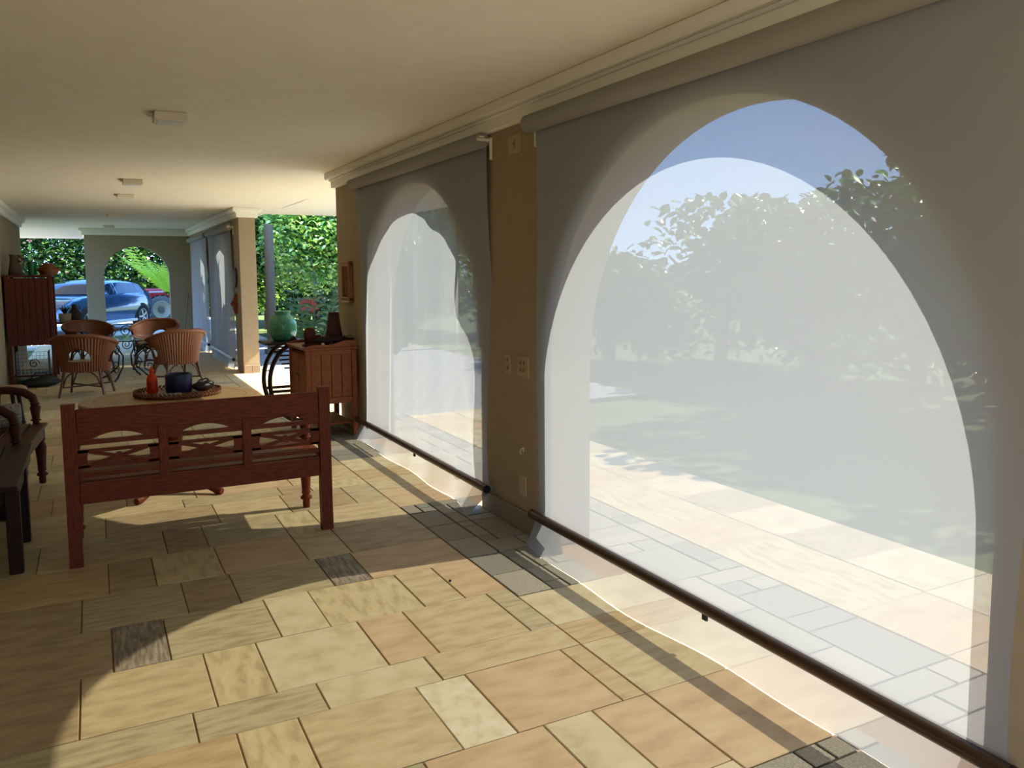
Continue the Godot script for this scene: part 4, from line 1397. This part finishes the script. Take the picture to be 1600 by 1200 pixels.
# ---------------------------------------------------------------- car and tractor
func build_car_park():
	var g: Geo
	var fw := Vector3(-0.22, 0, -24.1)     # near-side wheels
	var rw := Vector3(1.2, 0, -26.4)
	var d := (fw - rw).normalized()       # towards the bonnet
	var side := Vector3(-d.z, 0, d.x)     # away from the camera or towards it
	if side.dot(Vector3(0, 0, 1)) < 0:
		side = -side
	var mid := (fw + rw) * 0.5 - side * 0.82
	var turn := atan2(-d.z, d.x)          # local +x is the front
	var car := thing("car", "dark blue parked hatchback car seen through the small arch", "car", mid, turn)
	var L := 4.3
	# stations from the nose (x = 2.15) to the tail: x, half width, sill, shoulder, roof
	var stn := [
		[2.15, 0.62, 0.42, 0.62, 0.64], [2.08, 0.80, 0.28, 0.78, 0.80], [1.85, 0.90, 0.22, 0.88, 0.92], [1.4, 0.93, 0.22, 0.93, 0.99], [0.95, 0.94, 0.22, 0.96, 1.03],
		[0.45, 0.95, 0.22, 0.98, 1.32], [0.0, 0.95, 0.22, 0.99, 1.45], [-0.6, 0.95, 0.22, 1.0, 1.47], [-1.2, 0.94, 0.22, 1.01, 1.43], [-1.7, 0.92, 0.24, 1.02, 1.36], [-2.0, 0.88, 0.3, 1.0, 1.2], [-2.12, 0.82, 0.36, 0.95, 1.0], [-2.15, 0.7, 0.44, 0.85, 0.88]]
	var sec := func(i: float, v: float) -> Vector3:   # v 0..1 from the sill over the roof to the other sill
		var k := clampi(int(i), 0, stn.size() - 2)
		var f := i - k
		var s := []
		for q in 5:
			s.append(lerpf(stn[k][q], stn[k + 1][q], f))
		var a := absf(v - 0.5) * 2.0
		var sg := signf(v - 0.5)
		var y: float
		var w: float
		if a > 0.7:
			var t := (1.0 - a) / 0.3
			y = lerpf(s[2], (s[2] + s[3]) * 0.5, t)
			w = s[1] * lerpf(0.94, 1.0, sqrt(t))
		elif a > 0.5:
			var t := (0.7 - a) / 0.2
			y = lerpf((s[2] + s[3]) * 0.5, s[3], t)
			w = s[1] * lerpf(1.0, 0.94, t * t)
		elif a > 0.28:
			var t := (0.5 - a) / 0.22
			y = lerpf(s[3], s[4] - 0.05 * (s[4] - s[3]) / 0.45, t)
			w = s[1] * lerpf(0.94, 0.70 if s[4] - s[3] > 0.1 else 0.9, t)
		else:
			var t := a / 0.28
			y = s[4] - 0.05 * (s[4] - s[3]) / 0.45 * t * t
			w = s[1] * (0.70 if s[4] - s[3] > 0.1 else 0.9) * t
		return Vector3(s[0], y, sg * w)
	g = Geo.new()
	g.grid(48, 40, func(u: float, v: float) -> Vector3: return sec.call(u * (stn.size() - 1), v))
	var paint := flat(rgb(70, 104, 148), 0.16, 0.5)
	paint.clearcoat_enabled = true
	paint.clearcoat = 1.0
	paint.clearcoat_roughness = 0.03
	var body := obj("body", g, paint, car)
	var pane := flat(rgb(22, 40, 60), 0.05)
	for s in [-1, 1]:
		for w in [[4.75, 6.3], [6.42, 8.0], [8.1, 9.3]]:
			g = Geo.new()
			g.grid(8, 5, func(u: float, v: float) -> Vector3:
				var i: float = lerpf(w[0], w[1], u)
				var q: Vector3 = sec.call(i, 0.5 + s * lerpf(0.235, 0.155, v))
				return q + Vector3(0, 0.0, s * 0.008))
			obj("side_window", g, pane, car)
	g = Geo.new()
	g.grid(8, 8, func(u: float, v: float) -> Vector3:
		return sec.call(lerpf(4.08, 5.6, u), lerpf(0.365, 0.635, v)) + Vector3(0.012, 0.014, 0))
	obj("windscreen", g, pane, car)
	g = Geo.new()
	g.grid(6, 8, func(u: float, v: float) -> Vector3:
		return sec.call(lerpf(9.1, 10.6, u), lerpf(0.37, 0.63, v)) + Vector3(-0.012, 0.012, 0))
	obj("rear_window", g, pane, car)
	for s in [-1, 1]:
		g = Geo.new()
		g.box(Vector3(-0.05, 0.27, s * 0.93), Vector3(2.0, 0.09, 0.05), 0.02)
		obj("sill", g, M.silver, car)
		g = Geo.new()
		g.box(Vector3(1.98, 0.7, s * 0.66), Vector3(0.2, 0.1, 0.26), 0.03)
		obj("headlamp", g, flat(rgb(220, 226, 232), 0.1), car)
		g = Geo.new()
		g.box(Vector3(-2.06, 0.86, s * 0.68), Vector3(0.16, 0.1, 0.26), 0.03)
		obj("tail_lamp", g, flat(rgb(130, 14, 14), 0.15), car)
		g = Geo.new()
		g.ball(Vector3(0.72, 1.05, s * 1.02), Vector3(0.07, 0.06, 0.1), 10)
		obj("mirror", g, paint, car)
		for x in [1.36, -1.36]:
			var at := Transform3D(Basis(Vector3.RIGHT, s * PI / 2), Vector3(x, 0.345, s * 0.86))
			g = Geo.new()
			g.lathe([Vector2(0, 0.0), Vector2(0.40, 0.0), Vector2(0.40, 0.075), Vector2(0, 0.075)], 28, at, 1, 1, true)
			obj("wheel_arch", g, M.black, body)
			g = Geo.new()
			g.lathe([Vector2(0.2, -0.1), Vector2(0.33, -0.1), Vector2(0.345, -0.06), Vector2(0.345, 0.06), Vector2(0.33, 0.095), Vector2(0.24, 0.1), Vector2(0.235, 0.08)], 32, at)
			var wheel := obj("wheel", g, flat(rgb(26, 26, 27), 0.8), car)
			g = Geo.new()
			g.lathe([Vector2(0, 0.06), Vector2(0.236, 0.06), Vector2(0.24, 0.092), Vector2(0.22, 0.096), Vector2(0.21, 0.066), Vector2(0.05, 0.07), Vector2(0.045, 0.094), Vector2(0, 0.096)], 28, at)
			for k in 5:
				var a := TAU * k / 5
				g.bar(at * Vector3(cos(a) * 0.03, 0.085, sin(a) * 0.03), at * Vector3(cos(a) * 0.22, 0.085, sin(a) * 0.22), 0.05, 0.02, Vector3(0, 0, 1))
			obj("rim", g, flat(rgb(176, 182, 190), 0.3, 0.8), wheel)
	g = Geo.new()
	g.box(Vector3(2.12, 0.52, 0), Vector3(0.1, 0.16, 0.9), 0.03)
	obj("grille", g, M.black, car)
	# tractor behind it
	var red := flat(rgb(200, 50, 56), 0.4)
	var t := thing("tractor", "red tractor with a large cream-rimmed rear wheel behind the car", "tractor", Vector3(1.84, 0, -28.3), PI + 0.2)
	var side_x := Transform3D(Basis(Vector3.RIGHT, PI / 2), Vector3(0, 0.46, 0.35))
	for s in [1, -1]:
		var at := Transform3D(Basis(Vector3.RIGHT, s * PI / 2), Vector3(0, 0.46, s * 0.36))
		g = Geo.new()
		g.lathe([Vector2(0.27, -0.1), Vector2(0.42, -0.11), Vector2(0.44, -0.07), Vector2(0.44, 0.07), Vector2(0.42, 0.11), Vector2(0.28, 0.1)], 36, at)
		for k in 18:
			var a := TAU * k / 18
			g.bar(at * Vector3(cos(a) * 0.44, -0.1, sin(a) * 0.44), at * Vector3(cos(a + 0.12) * 0.44, 0.1, sin(a + 0.12) * 0.44), 0.05, 0.05, at.basis * Vector3(cos(a), 0, sin(a)))
		var wheel := obj("rear_wheel", g, flat(rgb(120, 118, 112), 0.9), t)
		g = Geo.new()
		g.lathe([Vector2(0, 0.03), Vector2(0.12, 0.03), Vector2(0.14, 0.06), Vector2(0.24, 0.05), Vector2(0.285, 0.105), Vector2(0.27, 0.11), Vector2(0.25, 0.07)], 32, at)
		obj("rim", g, flat(rgb(206, 188, 158), 0.5), wheel)
		g = Geo.new()
		g.lathe([Vector2(0, 0.04), Vector2(0.09, 0.04), Vector2(0.085, 0.09), Vector2(0, 0.1)], 16, at, 1, 1, true)
		obj("hub", g, flat(rgb(120, 112, 100), 0.5), wheel)
		g = Geo.new()
		var arc := PackedVector2Array()
		for i in 13:
			var a := PI * 0.15 + PI * 0.7 * i / 12
			arc.append(Vector2(cos(a), sin(a)) * 0.52)
		for i in 13:
			var a := PI * 0.85 - PI * 0.7 * i / 12
			arc.append(Vector2(cos(a), sin(a)) * 0.48)
		g.prism(arc, s * 0.22, s * 0.44, Transform3D(Basis(), Vector3(0, 0.46, 0)))
		obj("mudguard", g, red, t)
	g = Geo.new()
	g.box(Vector3(0.12, 1.0, -0.12), Vector3(0.6, 0.26, 0.5), 0.05)
	obj("fuel_tank", g, red, t)
	g = Geo.new()
	g.box(Vector3(0.12, 1.03, -0.374), Vector3(0.44, 0.055, 0.01), 0.003)
	obj("white_stripe", g, flat(rgb(240, 225, 225), 0.4), t)
	g = Geo.new()
	g.box(Vector3(-0.15, 0.62, 0), Vector3(1.2, 0.5, 0.4), 0.04)
	obj("chassis", g, flat(rgb(86, 80, 78), 0.7), t)
	g = Geo.new()
	g.box(Vector3(0.36, 0.86, 0), Vector3(0.3, 0.08, 0.34), 0.03)
	g.box(Vector3(0.5, 1.0, 0), Vector3(0.06, 0.26, 0.34), 0.02)
	obj("seat", g, M.black, t)
	for s in [1, -1]:
		var at := Transform3D(Basis(Vector3.RIGHT, s * PI / 2), Vector3(-0.9, 0.28, s * 0.3))
		g = Geo.new()
		g.lathe([Vector2(0, -0.06), Vector2(0.26, -0.06), Vector2(0.28, 0.0), Vector2(0.26, 0.06), Vector2(0, 0.05)], 24, at)
		obj("front_wheel", g, flat(rgb(40, 40, 40), 0.9), t)
	# red farm trailer glimpsed through the garden gap
	t = thing("red_trailer", "red farm trailer with a cream tailboard glimpsed among the garden plants", "trailer", Vector3(6.2, 0, -25.4), 0.2)
	g = Geo.new()
	g.box(Vector3(-0.12, 0.6, 0), Vector3(0.4, 0.46, 0.9), 0.03)
	obj("bed", g, red, t)
	g = Geo.new()
	g.box(Vector3(0.2, 0.6, 0), Vector3(0.24, 0.46, 0.86), 0.02)
	obj("tailboard", g, flat(rgb(226, 200, 150), 0.6), t)
	for s in [1, -1]:
		g = Geo.new()
		g.lathe([Vector2(0, -0.06), Vector2(0.2, -0.06), Vector2(0.22, 0), Vector2(0.2, 0.06), Vector2(0, 0.06)], 20, Transform3D(Basis(Vector3.RIGHT, PI / 2), Vector3(-0.1, 0.22, s * 0.52)))
		obj("wheel", g, M.black, t)

# ---------------------------------------------------------------- plants
func leaf_mesh(w: float) -> ArrayMesh:   # one folded leaf, length 1 along z
	var g := Geo.new()
	var a := Vector3(0, 0, 0)
	var tip := Vector3(0, -0.12, 1)
	var mid := Vector3(0, 0.0, 0.5)
	for s in [-1, 1]:
		var l1 := Vector3(s * w, 0.1, 0.32)
		var l2 := Vector3(s * w * 0.8, 0.08, 0.68)
		if s > 0:
			g.tri(a, mid, l1)
			g.tri(l1, mid, l2)
			g.tri(l2, mid, tip)
		else:
			g.tri(a, l1, mid)
			g.tri(l1, l2, mid)
			g.tri(l2, tip, mid)
	return g.done()

func leaves(parent: Node, called: String, n: int, where: Callable, lo: float, hi: float, tints: Array, w := 0.32):
	var mm := MultiMesh.new()
	mm.transform_format = MultiMesh.TRANSFORM_3D
	mm.use_colors = true
	mm.mesh = leaf_mesh(w)
	mm.instance_count = n
	for i in n:
		var p: Vector3 = where.call()
		var s := rng.randf_range(lo, hi)
		var b := Basis.from_euler(Vector3(rng.randf_range(-0.9, 0.9), rng.randf() * TAU, rng.randf_range(-0.7, 0.7))).scaled(Vector3(s, s, s))
		mm.set_instance_transform(i, Transform3D(b, p))
		var c: Color = tints[rng.randi() % tints.size()]
		mm.set_instance_color(i, c * rng.randf_range(0.75, 1.25))
	var o := MultiMeshInstance3D.new()
	o.multimesh = mm
	o.material_override = M.foliage
	o.name = called
	o.set_meta("kind", "stuff")
	parent.add_child(o, true)

func tree(called: String, label: String, at: Vector3, h: float, r: float, n: int, lo: float, hi: float, tints: Array, low := 0.35, group := ""):
	var t := thing(called, label, "tree", at, 0.0, group)
	var g := Geo.new()
	g.tube([Vector3(0, 0, 0), Vector3(0.06, h * 0.3, 0.03), Vector3(-0.04, h * 0.6, 0.0)], [0.12, 0.1, 0.06], 8)
	for k in 4:
		var a := TAU * k / 4.0 + h
		g.tube([Vector3(0.03, h * 0.32, 0.01), Vector3(cos(a) * r * 0.3, h * 0.5, sin(a) * r * 0.3), Vector3(cos(a) * r * 0.6, h * 0.68, sin(a) * r * 0.6)], [0.06, 0.045, 0.02], 6)
	obj("trunk", g, M.bark, t)
	var blobs := []
	for k in 14:
		var a := rng.randf() * TAU
		var q := sqrt(rng.randf()) * 0.65
		blobs.append([Vector3(cos(a) * r * q, h * lerpf(low + 0.15, 0.84, rng.randf()), sin(a) * r * q), rng.randf_range(0.34, 0.5) * r])
	leaves(t, "crown", n, func() -> Vector3:
		var b: Array = blobs[rng.randi() % blobs.size()]
		var v := Vector3(rng.randfn(), rng.randfn(), rng.randfn()).normalized()
		var p: Vector3 = b[0] + v * b[1] * lerpf(0.75, 1.05, rng.randf())
		return Vector3(p.x, clampf(p.y, 0.1, h), p.z), lo, hi, tints)

func frond(g: Geo, base: Vector3, dir: Vector3, L: float, droop: float, pairs: int, ll: float):   # feathered leaf: a rib and paired leaflets
	var side := dir.cross(Vector3.UP).normalized()
	var rib := []
	for i in 9:
		var k := i / 8.0
		rib.append(base + dir * L * k + Vector3(0, L * (0.75 * k - droop * k * k), 0))
	g.tube(rib, [0.016, 0.015, 0.014, 0.013, 0.012, 0.010, 0.008, 0.006, 0.003], 5)
	for i in pairs:
		var k := 0.15 + 0.85 * i / pairs
		var j := k * 8
		var p: Vector3 = rib[int(j)].lerp(rib[mini(int(j) + 1, 8)], j - int(j))
		var fw: Vector3 = (rib[mini(int(j) + 1, 8)] - rib[int(j)]).normalized()
		var w := ll * sin(PI * clampf(k * 0.85 + 0.1, 0, 1))
		for s in [-1, 1]:
			var e: Vector3 = p + (side * s + fw * 0.6).normalized() * w + Vector3(0, -w * 0.25, 0)
			var m := p.lerp(e, 0.45) + Vector3(0, w * 0.06, 0)
			g.quad(p, m + fw * w * 0.11, e, m - fw * w * 0.11)

func build_plants():
	rng.seed = 4242
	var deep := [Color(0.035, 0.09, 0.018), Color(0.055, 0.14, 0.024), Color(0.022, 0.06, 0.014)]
	var fresh := [Color(0.36, 0.58, 0.12), Color(0.58, 0.74, 0.3), Color(0.2, 0.42, 0.07), Color(0.08, 0.2, 0.04)]
	# flowering hedge behind the car park
	var h := thing("hedge", "tall dark green hedge with a few pink blooms behind the parked car", "hedge", Vector3(0, 0, -33.5))
	var g := Geo.new()
	for k in 14:
		g.tube([Vector3(-9 + k * 1.3, 0, 0), Vector3(-8.9 + k * 1.3, 2.2, 0.1)], 0.05, 6)
	obj("stems", g, M.bark, h)
	leaves(h, "leaves", 80000, func() -> Vector3: return Vector3(rng.randf_range(-9, 9), rng.randf_range(0.05, 4.4), rng.randf_range(-0.7, 0.9)), 0.1, 0.22, deep + [fresh[2]])
	leaves(h, "blooms", 160, func() -> Vector3: return Vector3(rng.randf_range(-9, 9), rng.randf_range(1.2, 3.6), rng.randf_range(0.6, 1.0)), 0.1, 0.16, [Color(0.7, 0.3, 0.25), Color(0.8, 0.5, 0.45)], 0.45)
	# bright trees in the gap
	tree("garden_tree", "bright glossy broadleaf tree filling the gap right of the far pier", Vector3(5.2, 0, -19.2), 5.6, 2.3, 46000, 0.07, 0.15, fresh, 0.22)
	tree("garden_tree", "bright leafy tree further right in the gap beside the right wall's end", Vector3(7.6, 0, -20.5), 5.8, 2.5, 46000, 0.07, 0.15, fresh, 0.06)
	tree("garden_tree", "dark-leaved tree deep behind the bright trees in the gap", Vector3(7.0, 0, -26.5), 6.4, 3.4, 20000, 0.2, 0.34, deep, 0.1)
	tree("garden_tree", "leafy tree behind the grey porch post", Vector3(4.4, 0, -23.5), 5.4, 2.6, 34000, 0.1, 0.2, fresh + deep, 0.15)
	tree("garden_tree", "tall shade tree out past the porch, seen through the rippled second blind", Vector3(7.3, 0, -15.4), 7.4, 1.65, 13000, 0.16, 0.3, deep + fresh, 0.2)  # position and height chosen to shade the far blinds and the pavers
	# dark glossy plants under them
	for k in 5:
		var at: Vector3 = [Vector3(3.62, 0, -15.0), Vector3(4.5, 0, -15.9), Vector3(5.1, 0, -14.6), Vector3(5.9, 0, -16.2), Vector3(5.9, 0, -22.2)][k]
		var p := thing("leafy_plant", "dark green big-leaved plant " + ["just right of the porch post behind the turquoise vase", "behind the carved block on the small cabinet", "behind the tapered drum", "deep at the right of the garden gap", "in front of the red trailer"][k], "plant", at, 0.0, "big-leaved plants in the garden gap")
		g = Geo.new()
		for i in 11:
			var a := TAU * i / 11 + k
			frond(g, Vector3(0, 0.02, 0), Vector3(cos(a), 0, sin(a)) * (0.38 + 0.12 * (i % 3)), 1.0 + 0.12 * (i % 3), -0.85 if i % 2 else -0.3, 11, 0.34)
		obj("fronds", g, flat(rgb(46, 84, 40), 0.4), p)
	# yellow-green fern palm before the arch
	var fp := thing("palm", "yellow-green feathery palm lit by the sun beside the small arch", "palm", Vector3(2.0, 0, -22.6))
	var lime := flat(rgb(190, 225, 70), 0.4)
	lime.backlight_enabled = true
	lime.backlight = Color(0.75, 0.85, 0.3)
	g = Geo.new()
	g.tube([Vector3(0, 0, 0), Vector3(0.04, 0.6, 0), Vector3(0, 0.95, 0)], [0.09, 0.07, 0.06], 8)
	obj("trunk", g, M.bark, fp)
	for k in 11:
		g = Geo.new()
		var a := TAU * k / 11 + 0.2
		frond(g, Vector3(0, 0.95, 0), Vector3(cos(a), 0, sin(a)) * (0.75 if k % 2 else 1.0), 1.5 + 0.2 * (k % 3), -0.25 + 0.4 * (k % 2), 20, 0.42)
		obj("frond", g, lime, fp)
	# garden beyond the big blinds
	var belt := [
		[Vector3(8.3, 0, -12.1), 2.1, 1.35, "low rounded bush left of the row seen through the near blind"],
		[Vector3(9.6, 0, -10.6), 2.75, 1.7, "second bush of the row seen through the near blind"],
		[Vector3(10.4, 0, -9.2), 2.8, 1.7, "third bush of the row seen through the near blind"],
		[Vector3(10.4, 0, -7.4), 3.0, 1.7, "fourth bush of the row seen through the near blind"],
		[Vector3(9.4, 0, -5.4), 3.9, 1.9, "tallest dark tree seen through the right of the near blind"],
		[Vector3(8.0, 0, -3.6), 3.1, 1.5, "round green shrub seen through the right edge of the near blind"],
		[Vector3(9.9, 0, -18.2), 2.4, 1.7, "bush seen through the rippled second blind"],
	]
	for b in belt:
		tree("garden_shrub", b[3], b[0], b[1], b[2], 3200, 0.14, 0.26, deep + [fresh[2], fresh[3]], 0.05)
